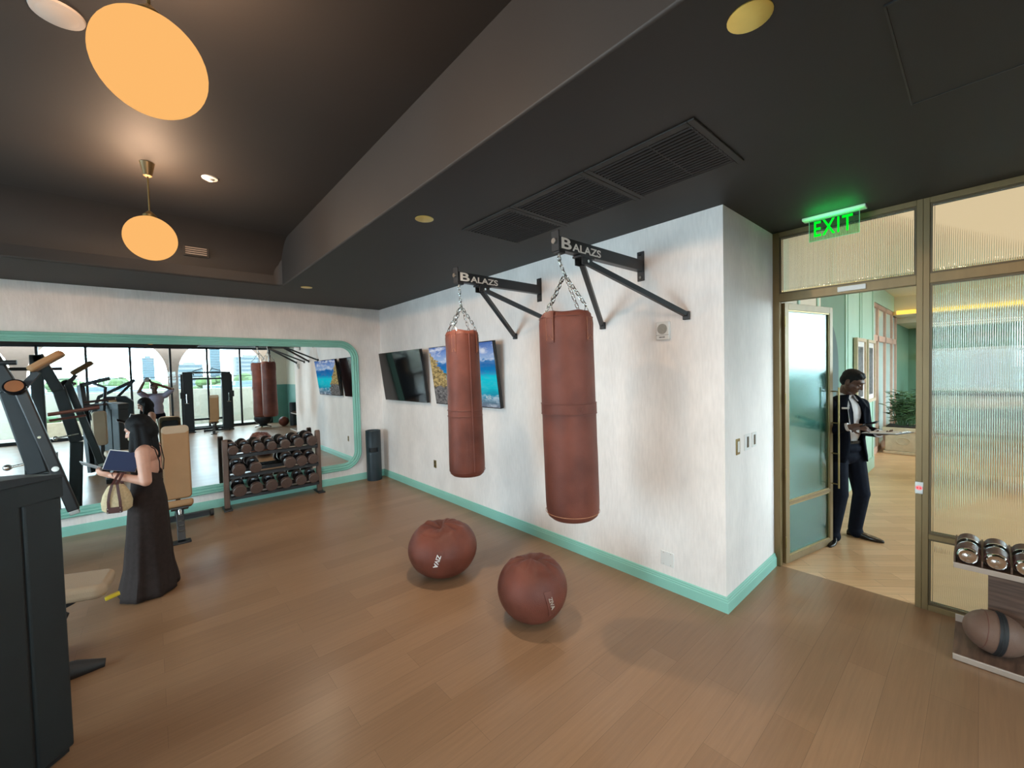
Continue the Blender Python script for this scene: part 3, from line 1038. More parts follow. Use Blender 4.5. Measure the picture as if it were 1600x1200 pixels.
# door hardware on the frame
t = thing('door_contact', 'white door sensor box on bronze header above the open door', 'door sensor', (XF - PW / 2 - 0.002, 0.70, 2.468))
obj('case', MB().box(-0.02, 0, -0.09, 0.09, -0.02, 0.02), M['white'], t, bevel=0.004)
obj('label_strip', MB().box(-0.0212, -0.0202, -0.05, 0.03, -0.012, 0.004), M['paper'], t, smooth=False)
t = thing('exit_button', 'small grey plate with red lit double arrow button on bronze door post', 'button', (XF - PW / 2 - 0.001, 0.305, 0.915))
obj('plate', MB().box(-0.006, 0, -0.022, 0.022, -0.045, 0.045), M['steel'], t, bevel=0.002)
obj('button', MB().prism([(0.019 * math.cos(a * PI / 12), 0.017 * math.sin(a * PI / 12)) for a in range(24)], 0.006, 0.010, Matrix(((0, 0, -1, 0), (-1, 0, 0, 0), (0, 1, 0, 0), (0, 0, 0, 1)))), M['pink_glow'], t)
obj('arrow_mark', MB().prism([(-0.014, 0), (-0.006, 0.009), (-0.006, 0.003), (-0.002, 0.003), (-0.002, -0.003), (-0.006, -0.003), (-0.006, -0.009)], 0.0102, 0.0112, Matrix(((0, 0, -1, 0), (-1, 0, 0, 0), (0, 1, 0, 0), (0, 0, 0, 1)))).prism([(0.014, 0), (0.006, -0.009), (0.006, -0.003), (0.002, -0.003), (0.002, 0.003), (0.006, 0.003), (0.006, 0.009)], 0.0102, 0.0112, Matrix(((0, 0, -1, 0), (-1, 0, 0, 0), (0, 1, 0, 0), (0, 0, 0, 1)))), M['red_glow'], t, smooth=False)

# ------------------------------------------------------------------ wall plates
t = thing('wall_speaker', 'white square wall alarm with round grille under the right bracket', 'wall alarm', (X1, 1.735, 2.165))
obj('case', MB().box(-0.035, 0, -0.057, 0.057, -0.075, 0.075), M['white'], t, bevel=0.008)
obj('grille', MB().prism([(0.042 * math.cos(a * PI / 16), 0.042 * math.sin(a * PI / 16) + 0.014) for a in range(32)], 0.035, 0.039, Matrix(((0, 0, -1, 0), (-1, 0, 0, 0), (0, 1, 0, 0), (0, 0, 0, 1)))), mat('grey_mesh', (0.36, 0.36, 0.33), 0.6, var=0.2, scale=200), t)
obj('name_strip', MB().box(-0.0362, -0.0352, -0.055, 0.055, -0.037, -0.034).box(-0.0362, -0.0352, 0.004, 0.028, -0.058, -0.048).box(-0.0362, -0.0352, -0.022, 0.001, -0.058, -0.048), mat('grey_strip', (0.22, 0.21, 0.20), 0.5), t, smooth=False)
t = thing('blank_plate', 'white blank square wall plate low above the mint baseboard', 'wall plate', (X1, 1.735, 0.255))
obj('plate', MB().box(-0.007, 0, -0.058, 0.058, -0.060, 0.060), M['white'], t, bevel=0.003)
for yy in (-0.0315, 0.0315):
    for zz in (-0.0475, 0.0475):
        obj('screw', MB().box(-0.0085, -0.007, yy - 0.0035, yy + 0.0035, zz - 0.0025, zz + 0.0025), M['walnut_trim'], t, smooth=False)
t = thing('power_outlet', 'small brass power outlet on wall between the bin and left punching bag', 'outlet', (X1, 5.48, 0.485))
obj('plate', MB().box(-0.006, 0, -0.036, 0.036, -0.058, 0.058), M['brass'], t, bevel=0.002)
obj('sockets', MB().box(-0.0075, -0.006, -0.016, 0.016, 0.008, 0.038).box(-0.0075, -0.006, -0.016, 0.016, -0.038, -0.008), M['bronze_dark'], t, smooth=False)
def switch(x, z, lab, plate, rocker, w=0.046, h=0.115, rw=0.014):
    t = thing('light_switch', lab, 'switch', (x, YC, z), 0, 'wall switches by the door')
    obj('plate', MB().box(-w, w, -0.007, 0, -h / 2, h / 2), plate, t, bevel=0.002)
    obj('rocker', MB().box(-rw, rw, -0.011, -0.0072, -h * 0.34, h * 0.34), rocker, t, bevel=0.002)
switch(3.452, 1.226, 'brass plate switch with white rocker, leftmost of three by the door', M['brass'], M['white'], 0.036, 0.125, 0.017)
switch(3.648, 1.238, 'white plate switch with dark slot, middle of three by the door', M['white'], M['bronze_dark'], 0.060, 0.130, 0.016)
switch(3.800, 1.240, 'white plate switch with dark slot, nearest the bronze door frame', M['white'], M['bronze_dark'], 0.050, 0.122, 0.016)

# ------------------------------------------------------------------ mirror
t = thing('wall_mirror', 'long rounded wall mirror in mint green moulded frame', 'mirror', (-0.25, Y1, 0))
mx0, mx1, mz0, mz1 = -3.0, 3.035, 0.222, 2.463
prof = [(0.0, 0.0), (0.0, 0.040), (0.006, 0.050), (0.016, 0.054), (0.026, 0.050), (0.030, 0.034), (0.034, 0.032), (0.038, 0.042), (0.050, 0.047), (0.064, 0.042), (0.068, 0.026), (0.073, 0.025), (0.077, 0.034), (0.088, 0.038), (0.098, 0.032), (0.102, 0.018), (0.114, 0.016), (0.118, 0.006)]
rg = []
for d, h in prof:
    rg.append([V((x, -h, z)) for x, z in rrect(mx0 + d, mx1 - d, mz0 + d, mz1 - d, 0.315 - d, 14)])
obj('frame', MB().rings(rg, cap=False), M['mint'], t)
obj('mirror_glass', MB().prism(rrect(mx0 + 0.11, mx1 - 0.11, mz0 + 0.11, mz1 - 0.11, 0.21, 14), -0.003, 0.006, Matrix(((1, 0, 0, 0), (0, 0, -1, 0), (0, 1, 0, 0), (0, 0, 0, 1)))), M['mirror'], t, smooth=False)

# ------------------------------------------------------------------ televisions
def tv(y0, y1, label, screen, bright):
    ey = V((-0.105, 0, 0.817)).normalized()
    ex = V((0, -1, 0))
    ez = ex.cross(ey)
    c = V((3.0975, (y0 + y1) / 2, 1.8245))
    mtx = Matrix((ex, ey, ez)).transposed().to_4x4()
    mtx.translation = c
    t = thing('television', label, 'television', mtx=mtx, group='wall televisions')
    w, h = y1 - y0, 0.824
    obj('bezel', MB().box(-w / 2, w / 2, -h / 2, h / 2, -0.045, 0.0), M['gloss_black'], t, bevel=0.004)
    obj('screen', MB().box(-w / 2 + 0.009, w / 2 - 0.009, -h / 2 + 0.012, h / 2 - 0.009, 0.0002, 0.002), screen, t, smooth=False)
    mt = MB().box(-0.22, 0.22, -0.16, 0.16, -0.058, -0.0455)
    inv = mtx.inverted()
    for yy in (-0.12, 0.12):
        a = V((yy, 0, -0.055))
        wp = mtx @ a
        mt.tube([a, inv @ V((X1 - 0.003, wp.y, wp.z))], 0.02, 6)
    obj('wall_mount', mt, M['black'], t, smooth=False)
    return t, w, h


tv(5.55, 7.02, 'black switched-off television tilted on wall near the corner and bin', M['screen_off'], False)
t2, w, h = tv(3.80, 5.285, 'television showing turquoise sea and yellow cliff behind the left punching bag', M['sea'], True)
text('lettering', '4:52', 0.06, M['paper'], t2, (w / 2 - 0.21, -h / 2 + 0.135, 0.0026), (0, 0, 0), 0.0003)
# ------------------------------------------------------------------ punching bags on wall brackets
def bracket(y, label):
    """hinged steel arm; local x runs out from the wall towards the room (-x world)"""
    t = thing('bag_bracket', label, 'wall bracket', (X1, y, 2.735), 0, 'punching bag brackets')
    L = 1.075
    obj('arm', MB().box(-L, -0.012, -0.030, 0.030, -0.046, 0.046), M['black'], t, bevel=0.004)
    obj('end_cap', MB().box(-L - 0.012, -L, -0.034, 0.034, -0.055, 0.085).box(-L - 0.004, -L + 0.06, -0.030, 0.030, -0.068, -0.0465), M['black_soft'], t, bevel=0.003)
    e = MB().tube([(-L + 0.028, 0, -0.066), (-L + 0.028, 0, -0.088)], 0.010, 10)
    e.tube([(-L + 0.028 + 0.016 * math.cos(a * PI / 8), 0, -0.1 + 0.016 * math.sin(a * PI / 8)) for a in range(16)], 0.005, 8, closed=True)
    obj('eye_bolt', e, M['steel'], t)
    obj('bolt_head', MB().tube([(-L - 0.03, 0.0, 0.012), (-L - 0.012, 0.0, 0.012)], 0.019, 14), M['steel'], t)
    obj('wall_plate', MB().box(-0.012, -0.001, -0.032, 0.032, -0.125, 0.125), M['black'], t, bevel=0.002)
    for z in (-0.095, 0.095):
        obj('plate_bolt', MB().tube([(-0.02, 0.0, z), (-0.012, 0.0, z)], 0.013, 10), M['chrome'], t)
    hg = MB().box(-0.86, -0.70, -0.040, 0.040, -0.062, -0.0465).box(-0.84, -0.72, -0.036, -0.028, -0.11, -0.0625).box(-0.84, -0.72, 0.028, 0.036, -0.11, -0.0625)
    obj('hinge_bracket', hg, M['black'], t, bevel=0.002)
    for s in (-1, 1):
        p0, p1 = V((-0.775, s * 0.022, -0.088)), V((-0.030, s * 0.40, -0.458))
        br = MB().tube([p0, p1], 0.019, sq=True)
        br.box(-0.032, -0.001, s * 0.40 - 0.024, s * 0.40 + 0.024, -0.50, -0.435)
        o = obj('brace', br, M['black'], t, bevel=0.002)
        obj('bolt', MB().tube([(-0.042, s * 0.40, -0.465), (-0.032, s * 0.40, -0.465)], 0.010, 10), M['chrome'], o)
        obj('hinge_bolt', MB().tube([(-0.78, s * 0.036, -0.085), (-0.78, s * 0.046, -0.085)], 0.011, 10), M['chrome'], o)
    # lettering: large first letter, smaller capitals after it
    text('lettering', 'B', 0.105, M['paper'], t, (-L + 0.010, -0.0305, -0.032), (PI / 2, 0, 0), 0.0006, 1.95, 0.0022, centre=False)
    text('lettering', 'ALAZS', 0.074, M['paper'], t, (-L + 0.140, -0.0305, -0.032), (PI / 2, 0, 0), 0.0006, 1.50, 0.0016, 1.0, centre=False)
    return t


bracket(1.94, 'nearer black steel BALAZS wall bracket carrying the right punching bag')
bracket(3.17, 'farther black steel BALAZS wall bracket carrying the left punching bag')


def chain(mb, p0, p1, link_l=0.040, r=0.0032, w=0.011):
    p0, p1 = V(p0), V(p1)
    d = p1 - p0
    n = max(2, int(d.length / (link_l * 0.76)))
    t = d.normalized()
    a = t.cross(V((0.3, 1, 0.1))).normalized()
    b = t.cross(a)
    step = d.length / n
    for i in range(n):
        c = p0 + t * step * (i + 0.5)
        s = a if i % 2 else b
        hl = step * 0.66
        pts = []
        for k in range(12):
            an = 2 * PI * k / 12
            y = hl - w if math.sin(an) > 0 else -(hl - w)
            pts.append(c + s * w * math.cos(an) + t * (w * math.sin(an) + y))
        mb.tube(pts, r, 5, closed=True)
    return mb


def punching_bag(x, y, zt, zb, r0, r1, label, lean, strap_rot, style):
    t = thing('punching_bag', label, 'punching bag', (x, y, zb), 0, 'brown leather punching bags')
    H = zt - zb
    N = 72
    prof = [(0.02, 0.0), (0.5, 0.002), (0.80, 0.010), (0.93, 0.030), (0.985, 0.065), (1.0, 0.12)]
    zs = [(k, z) for k, z in prof] + [(1.0, H * a) for a in (0.2, 0.3, 0.4, 0.46, 0.5, 0.56, 0.6, 0.7, 0.8, 0.88)] + [(0.995, H - 0.075), (0.97, H - 0.035), (0.90, H - 0.012), (0.78, H - 0.003), (0.70, H - 0.016), (0.02, H - 0.03)]
    rnd = random.Random(int(x * 100 + y * 1000))
    ph = [rnd.uniform(0, 6.28) for _ in range(6)]
    rings = []
    for k, z in zs:
        f = z / H
        R = r1 + (r0 - r1) * f
        ring = []
        for j in range(N):
            a = 2 * PI * j / N
            rr = R * k * (1 + 0.012 * math.sin(2 * a + ph[0] + 3 * f) + 0.008 * math.sin(3 * a + ph[1] - 5 * f) + 0.006 * math.sin(9 * f * PI + ph[2]) * math.sin(a + ph[3]))
            zz = z
            if f > 0.93:
                rr *= 1 + 0.018 * math.sin(8 * a + ph[4])
                zz += 0.008 * math.sin(4 * a + ph[5]) * k
            ring.append(V((rr * math.cos(a) + lean[0] * (1 - f), rr * math.sin(a) + lean[1] * (1 - f), zz)))
        rings.append(ring)
    body = obj('body', MB().rings(rings), M['bag'], t)

    def surf(a, z, off=0.0):
        f = z / H
        R = (r1 + (r0 - r1) * f) * 1.01 + off
        if f > 0.95:
            R *= 0.985
        return V((R * math.cos(a) + lean[0] * (1 - f), R * math.sin(a) + lean[1] * (1 - f), z))

    def band(z0, z1, off, m, name, n=64):
        rg = []
        for z, o_ in ((z0, 0.0), (z0 + 0.004, off), (z1 - 0.004, off), (z1, 0.0)):
            rg.append([surf(2 * PI * j / n, z, o_) for j in range(n)])
        return obj(name, MB().rings(rg, cap=False), m, t)

    if style == 'band':
        band(H * 0.515, H * 0.565, 0.004, M['bag'], 'waist_band')
        for z in (H * 0.515, H * 0.565):
            band(z - 0.002, z + 0.0025, 0.0065, M['bag_dark'], 'seam')
        # round stamped patch on the band
        a0 = math.atan2(-y, -x) + 0.35
        c = surf(a0, H * 0.54, 0.006)
        nrm = V((math.cos(a0), math.sin(a0), 0))
        mb = MB()
        rt = V((-math.sin(a0), math.cos(a0), 0))
        mb.tube([c + rt * 0.018 * math.cos(k * PI / 10) + V((0, 0, 1)) * 0.018 * math.sin(k * PI / 10) for k in range(20)], 0.0016, 5, closed=True)
        mb.tube([c - rt * 0.012 - V((0, 0, 0.006)), c, c + rt * 0.012 - V((0, 0, 0.006))], 0.0016, 5)
        obj('stamped_patch', mb, M['bag_dark'], t)
    else:
        band(H * 0.455, H * 0.460, 0.003, M['bag_dark'], 'seam')
        band(H * 0.415, H * 0.420, 0.003, M['bag_dark'], 'seam')
        a0 = math.atan2(-y, -x) + 0.42
        obj('piping', MB().tube([surf(a0, 0.06 + (H - 0.1) * i / 14, 0.001) for i in range(15)], 0.006, 8), M['bag'], t)
    band(0.055, 0.060, 0.002, M['bag_stitch' if style == 'band' else 'bag_dark'], 'bottom_seam')
    band(H - 0.045, H - 0.040, 0.002, M['bag_dark'], 'top_seam')
    # four hanging tabs with rings, and chains up to the bracket
    top = V((BX - x, (1.94 if style == 'band' else 3.17) - y, 2.622 - zb))
    ringz = 2.527 - zb if style == 'band' else 2.476 - zb
    for k in range(4):
        a = strap_rot + k * PI / 2
        w = 0.34 if style == 'band' else 0.26
        vs = MB()
        rg = []
        for z, o_ in ((H - 0.215, 0.004), (H - 0.14, 0.005), (H - 0.07, 0.005), (H - 0.025, 0.004), (H - 0.004, -0.012)):
            row = [surf(a + w * (i / 4 - 0.5), z, o_) for i in range(5)] + [surf(a + w * (i / 4 - 0.5), z, o_ - 0.006) for i in range(4, -1, -1)]
            rg.append(row)
        o = obj('hanging_tab', vs.rings(rg), M['bag'], t)
        st = MB()
        loop = [surf(a - w * 0.42, H - 0.20, 0.0055), surf(a + w * 0.42, H - 0.20, 0.0055), surf(a + w * 0.42, H - 0.05, 0.0065), surf(a - w * 0.42, H - 0.05, 0.0065)]
        st.tube(loop, 0.0014, 4, closed=True)
        st.tube([loop[0], surf(a, H - 0.165, 0.0065), loop[1]], 0.0014, 4)
        obj('stitching', st, M['bag_stitch'], o, smooth=False)
        e = surf(a, H - 0.004, -0.012) + V((0, 0, 0.02))
        rt = V((-math.sin(a), math.cos(a), 0))
        inn = V((-math.cos(a), -math.sin(a), 0))
        dr = MB().tube([e - rt * 0.025 - V((0, 0, 0.025)), e + rt * 0.025 - V((0, 0, 0.025)), e + rt * 0.006 + V((0, 0, 0.015)) + inn * 0.006, e - rt * 0.006 + V((0, 0, 0.015)) + inn * 0.006], 0.0035, 6, closed=True)
        obj('ring', dr, M['chrome'], o)
        obj('chain', chain(MB(), e + V((0, 0, 0.012)) + inn * 0.006, (0, 0, ringz)), M['chrome'], t)
    obj('chain', chain(MB(), (0, 0, ringz), top), M['chrome'], t)
    obj('swivel_ring', MB().tube([(0.014 * math.cos(k * PI / 8), 0, ringz + 0.014 * math.sin(k * PI / 8)) for k in range(16)], 0.005, 8, closed=True), M['steel'], t)
    return t


BX = X1 - 1.075 + 0.028
punching_bag(BX + 0.035, 1.925, 2.262, 0.815, 0.187, 0.186, 'large plain brown leather punching bag with waist band, hanging nearer the doorway', (0.015, -0.018), math.atan2(-1.94, -2.2) - 0.62, 'band')
punching_bag(BX + 0.010, 3.165, 2.248, 0.905, 0.153, 0.165, 'slimmer brown leather punching bag with vertical piping, hanging before the lit television', (0.014, -0.010), math.atan2(-3.17, -2.2) - 0.5, 'piping')

# ------------------------------------------------------------------ leather sitting balls
def sitting_ball(loc, R, Hh, tilt, label, ph, tab_a, tab_tilt, dim):
    t = thing('sitting_ball', label, 'sitting ball', loc, 0, 'brown leather sitting balls')
    N, K = 72, 40
    rnd = random.Random(int(ph * 100))
    q = [rnd.uniform(0, 6.28) for _ in range(8)]

    def P(a, f, off=0.0):
        """f 0 bottom .. 1 top"""
        th = -PI / 2 + PI * f
        rr = math.cos(th)
        rr = abs(rr) ** 0.86
        z = math.sin(th)
        z = math.copysign(abs(z) ** 1.08, z)
        rad = R * rr + off * math.cos(th)
        zz = Hh / 2 + z * Hh / 2 + off * math.sin(th)
        zz = max(zz, 0.0)
        # sagging dent on top and creases that run into it
        d = max(0.0, (f - 0.74) / 0.26)
        zz -= dim * (d ** 1.5) * Hh * (0.75 + 0.5 * math.cos(a - tilt))
        cr = max(0.0, (f - 0.64) / 0.36) * max(0.0, 1 - max(0, f - 0.9) / 0.1)
        w = math.sin(7 * a + q[0] + 2 * math.sin(2 * a + q[1])) * 0.5 + math.sin(13 * a + q[2]) * 0.3
        zz += 0.022 * R / 0.3 * cr * w
        rad *= 1 + 0.02 * cr * w + 0.008 * math.sin(3 * a + q[3] + 4 * f)
        ring = math.exp(-((f - 0.80) / 0.03) ** 2)
        zz += 0.014 * ring * math.sin(2 * a + q[4])
        return V((rad * math.cos(a), rad * math.sin(a), zz))
    rg = [[P(2 * PI * j / N, 0.02 + 0.97 * i / K) for j in range(N)] for i in range(K + 1)]
    obj('cover', MB().rings(rg), M['bag'], t)
    rg = []
    for i in range(9):
        f = 0.36 + 0.26 * i / 8
        a_c = tab_a + tab_tilt * (i / 8 - 0.5)
        wd = 0.028 / R
        rg.append([P(a_c + wd * (k - 1.5) / 1.5, f, 0.006) for k in range(4)] + [P(a_c + wd * (1.5 - k) / 1.5, f, 0.0) for k in range(4)])
    tab = obj('handle_tab', MB().rings(rg), M['bag_dark'], t)
    if label.startswith('wider'):
        m_l = M['paper']
    else:
        m_l = M['walnut_trim']
    f = 0.52 if label.startswith('wider') else 0.51
    f_r = Matrix.Identity(3)
    p = P(tab_a, f, 0.0085)
    pu = (P(tab_a + tab_tilt * 0.2, f + 0.05, 0.0085) - P(tab_a - tab_tilt * 0.2, f - 0.05, 0.0085)).normalized()
    nn = V((math.cos(tab_a), math.sin(tab_a), 0.0))
    nn = (nn - pu * nn.dot(pu)).normalized()
    # text reads from top to bottom: its x axis points down the tab
    ex = -pu
    ey = nn.cross(ex)
    mt = Matrix((ex, ey, nn)).transposed()
    text('lettering', 'ZIVA', 0.052 if label.startswith('wider') else 0.04, m_l, t, p + nn * 0.003, mt.to_euler(), 0.0006, 1.0, 0.001)
    return t


sitting_ball((1.985, 3.29, 0), 0.315, 0.50, 2.4, 'wider brown leather sitting ball with bold white lettering, farther from camera', 1.3, math.atan2(-3.29, -1.985) - 0.17, 0.20, 0.16)
sitting_ball((2.105, 2.225, 0), 0.262, 0.475, 0.6, 'rounder brown leather sitting ball with faint lettering, nearer the camera', 2.9, math.atan2(-2.225, -2.105) + 0.50, -0.16, 0.13)

# ------------------------------------------------------------------ waste bin
def make_bin(loc, rz, label, proto=None):
    t = thing('waste_bin', label, 'bin', loc, rz, 'dark round waste bins')
    r = 0.128
    obj('body', MB().lathe([(r * 0.98, 0.0), (r, 0.012), (r, 0.505)], 40), M['bin'], t)
    obj('recess', MB().lathe([(r - 0.02, 0.506), (r - 0.02, 0.584)], 40), M['lid'], t)
    k = MB()
    for a0, a1 in ((0.62, 2 * PI - 0.62),):
        n = 40
        rg = []
        for i in range(n + 1):
            a = a0 + (a1 - a0) * i / n
            rg.append([V((rr * math.cos(a), rr * math.sin(a), z)) for rr, z in ((r, 0.5055), (r, 0.5845), (r - 0.015, 0.5845), (r - 0.015, 0.5055))])
        k.rings(rg)
    obj('slot_surround', k, M['bin'], t)
    obj('hood', MB().lathe([(r, 0.585), (r, 0.865), (r + 0.002, 0.872), (r - 0.004, 0.882), (r - 0.02, 0.882), (r - 0.022, 0.86), (0.01, 0.858)], 40), M['bin'], t)
    return t


make_bin((2.945, 7.135, 0), math.atan2(-7.1, -2.9), 'dark metal waste bin in the corner beside the mirror')
make_bin((4.12, -2.95, 0), 1.6, 'dark waste bin by the green wall, seen in the mirror only')
# ------------------------------------------------------------------ dumbbell rack with dumbbells
RX0, RX1 = 0.735, 2.02
t = thing('dumbbell_rack', 'three tier dumbbell rack with brown wooden posts in front of the mirror', 'dumbbell rack', ((RX0 + RX1) / 2, 7.08, 0))
hw = (RX1 - RX0) / 2
for s, nm in ((-1, 'left'), (1, 'right')):
    x = s * (hw - 0.025)
    pr = [(-0.055, 0.02), (0.015, 0.02), (0.028, 0.93), (0.02, 0.985), (-0.012, 1.0), (-0.045, 0.985), (-0.055, 0.93)]
    obj('post', MB().prism(pr, x - 0.034, x + 0.034, Matrix(((0, 0, 1, 0), (1, 0, 0, 0), (0, 1, 0, 0), (0, 0, 0, 1)))), M['walnut_v'], t, bevel=0.010, seg=3)
    obj('foot', MB().box(x - 0.05, x + 0.05, -0.16, 0.135, 0, 0.022), M['black'], t, bevel=0.004)
TIERS = [(0.245, 0.0), (0.545, 0.0), (0.835, 0.0)]
for z, _ in TIERS:
    tr = MB()
    for yy, dz in ((-0.105, -0.022), (0.075, 0.022)):
        tr.cbox((0, yy, z - 0.045 + dz), (2 * hw - 0.12, 0.05, 0.022), (0.22, 0, 0))
        tr.cbox((0, yy - 0.028, z - 0.056 + dz), (2 * hw - 0.12, 0.006, 0.045))
    for s in (-1, 1):
        tr.cbox((s * (hw - 0.062), -0.015, z - 0.05), (0.008, 0.25, 0.06), (0.22, 0, 0))
    obj('tray', tr, M['black'], t, smooth=False)

DB = None
def dumbbell(x, z, label, scale=1.0):
    """lies along y with a slight tilt towards the room"""
    global DB
    loc = (x, 7.065, z)
    if DB is None:
        DB = thing('dumbbell', label, 'dumbbell', loc, 0, 'brown dumbbells on the rack')
        R = 0.076
        for s in (-1, 1):
            m = Matrix.Rotation(-s * PI / 2, 4, 'X')
            obj('head', MB().lathe([(R * 0.55, 0.148), (R * 0.9, 0.147), (R, 0.139), (R, 0.082), (R * 0.93, 0.072)], 28, m), M['head'], DB)
            obj('collar', MB().lathe([(R * 0.95, 0.0735), (R * 0.95, 0.060), (R * 0.62, 0.048), (0.03, 0.046)][::-1], 28, m), M['gloss_black'], DB)
        obj('handle', MB().tube([(0, -0.047, 0), (0, 0, 0), (0, 0.047, 0)], [0.016, 0.019, 0.016], 14), M['chrome'], DB)
        d = DB
    else:
        d = dup(DB, loc, None, label, 'brown dumbbells on the rack')
    d.rotation_euler = (0.2, 0, 0)
    d.scale = (scale, scale, scale)
    return d


ordn = ['leftmost', 'second from left', 'third from left', 'fourth from left', 'fifth from left', 'sixth from left', 'rightmost']
for tier, xs, sc_ in ((2, (0.845, 1.005, 1.165, 1.325, 1.505, 1.695, 1.88), (0.84, 0.85, 0.86, 0.86, 0.9, 0.92, 1.0)),
                      (1, (0.90, 1.105, 1.555, 1.72, 1.885), (1.1, 1.02, 1.08, 1.03, 1.0)),
                      (0, (0.90, 1.105, 1.30, 1.495, 1.70, 1.885), (1.12, 1.08, 1.08, 1.05, 1.02, 1.0))):
    for i, (x, s_) in enumerate(zip(xs, sc_)):
        nm = ['bottom', 'middle', 'top'][tier]
        if tier == 1:
            pos = ['leftmost', 'second from left, just left of the gap', 'just right of the gap', 'second from right', 'rightmost'][i]
        else:
            pos = 'rightmost' if i == len(xs) - 1 else ordn[i]
        dumbbell(x, TIERS[tier][0] + 0.030 + 0.065 * (s_ - 0.85), f'brown dumbbell on rack\'s {nm} tier, {pos}', s_)

# ------------------------------------------------------------------ adjustable bench
def bench(loc, rz, label):
    """local x runs from the tall back pad's face to the front leg"""
    t = thing('weight_bench', label, 'bench', loc, rz, 'upright weight benches')
    R = Matrix.Translation((0, 0.0, 0.41)) @ Matrix.Rotation(math.radians(-8), 4, 'Y')
    pad = [(x, z) for x, z in rrect(-0.130, 0.130, 0.03, 0.90, 0.045, 5)]
    mm = R @ Matrix(((0, 0, 1, 0), (1, 0, 0, 0), (0, 1, 0, 0), (0, 0, 0, 1)))
    obj('back_pad', MB().prism(pad, -0.035, 0.035, mm), M['tan'], t, bevel=0.018, seg=3)
    obj('head_patch', MB().prism(rrect(-0.131, 0.131, 0.80, 0.905, 0.045, 5), -0.036, 0.0365, mm), M['beige'], t, bevel=0.016, seg=3)
    obj('pad_backing', MB().prism(rrect(-0.10, 0.10, 0.05, 0.85, 0.03, 4), -0.055, -0.036, mm), M['black'], t, smooth=False)
    obj('seat_pad', MB().cbox((0.17, 0, 0.415), (0.27, 0.25, 0.075), (0, -0.32, 0)), M['tan'], t, bevel=0.026, seg=3)
    obj('seat_bracket', MB().cbox((0.17, 0, 0.362), (0.20, 0.16, 0.022), (0, -0.32, 0)).box(0.03, 0.16, -0.03, 0.03, 0.27, 0.345), M['black'], t, bevel=0.003)
    fr = MB().tube([(-0.62, 0, 0.075), (-0.1, 0, 0.27), (0.16, 0, 0.31)], 0.032, sq=True)
    fr.tube([(-0.35, 0, 0.19), (-0.1, 0, 0.5)], 0.022, sq=True)
    obj('frame', fr, M['black'], t, bevel=0.003)
    obj('front_leg', MB().tube([(0.13, 0, 0.33), (0.30, 0, 0.022)], 0.036, sq=True), M['slate'], t, bevel=0.004)
    st = MB()
    for i in range(4):
        f = 0.2 + i * 0.17
        st.cbox((0.13 + 0.17 * f + 0.034, 0, 0.33 - 0.308 * f + 0.02), (0.008, 0.052, 0.012), (0, -1.06, 0))
    obj('grip_treads', st, M['steel'], t, smooth=False)
    obj('front_foot', MB().box(0.24, 0.36, -0.085, 0.085, 0, 0.022), M['black'], t, bevel=0.006)
    obj('rear_foot', MB().tube([(-0.62, -0.34, 0.05), (-0.62, 0.34, 0.05)], 0.033, sq=True), M['black'], t, bevel=0.004)
    w = MB()
    for s in (-1, 1):
        w.tube([(-0.62, s * 0.345, 0.045), (-0.62, s * 0.385, 0.045)], 0.045, 20)
    obj('wheels', w, M['black_soft'], t)
    obj('adjust_post', MB().tube([(0.155, 0, 0.345), (0.185, 0, 0.25)], 0.020, 12), M['chrome'], t)
    return t


bench((0.205, 6.32, 0), -PI / 2, 'upright weight bench with tan back pad, standing beside the woman')
bench((1.62, -2.75, 0), PI / 2 + 0.2, 'upright weight bench with pad before the cable towers, seen in the mirror')

# ------------------------------------------------------------------ foreground machine with the tall shroud
fd = V((-0.68, -0.73, 0)).normalized()          # along the shroud's visible face, away from its right edge
SH = thing('chest_press_machine', 'black strength machine with tall curved shroud in left foreground', 'exercise machine', (-0.352, 3.019, 0), math.atan2(fd.y, fd.x))
# local x along the face (away from its right edge), local y to the right of that = behind the face
def arch_top(x):
    return 1.395 + 0.03 * math.sin(min(1, x / 0.62) * PI)
def panel(x0, x1, y0, y1, zb, dz, n=8):
    pts = [(x0, zb)] + [(x1, zb)] + [(x1 + (x0 - x1) * i / n, arch_top(x1 + (x0 - x1) * i / n) + dz) for i in range(n + 1)]
    return MB().prism(pts, -y1, -y0, Matrix(((1, 0, 0, 0), (0, 0, -1, 0), (0, 1, 0, 0), (0, 0, 0, 1))))
obj('shroud_panel', panel(0.0, 0.158, -0.20, -0.002, 0.03, -0.10), M['shroud'], SH, bevel=0.012, seg=3)
obj('shroud_panel', panel(0.166, 0.62, -0.20, -0.002, 0.03, -0.10), M['shroud'], SH, bevel=0.012, seg=3)
obj('shroud_core', panel(0.02, 0.60, -0.18, -0.012, 0.01, -0.11), M['lid'], SH, smooth=False)
obj('shroud_cap', panel(-0.004, 0.624, -0.206, 0.004, 1.297, 0.0).box(0, 0.001, -0.1, -0.099, 1.3, 1.301), M['shroud'], SH, bevel=0.008, seg=3)
obj('cap_lip', panel(-0.010, 0.63, -0.21, 0.012, 1.394, 0.012), M['slate'], SH, bevel=0.003)
sgn = -1    # user station lies on the -y local side
def S(x, y, z):
    return V((x, y, z))
inv = Matrix.Rotation(-math.atan2(fd.y, fd.x), 4, 'Z') @ Matrix.Translation((0.352, -3.019, 0))
def L_(x, y, z):
    return inv @ V((x, y, z))
fr = MB()
fr.tube([L_(-0.75, 2.95, 0.05), L_(-0.66, 3.60, 0.05), L_(-0.62, 4.20, 0.05)], 0.04, sq=True)
fr.tube([L_(-0.62, 4.0, 0.06), L_(-0.50, 3.96, 0.36)], 0.035, sq=True)
fr.tube([L_(-0.95, 2.78, 0.04), L_(-1.0, 2.80, 1.25), L_(-1.05, 2.66, 1.80)], 0.042, sq=True)
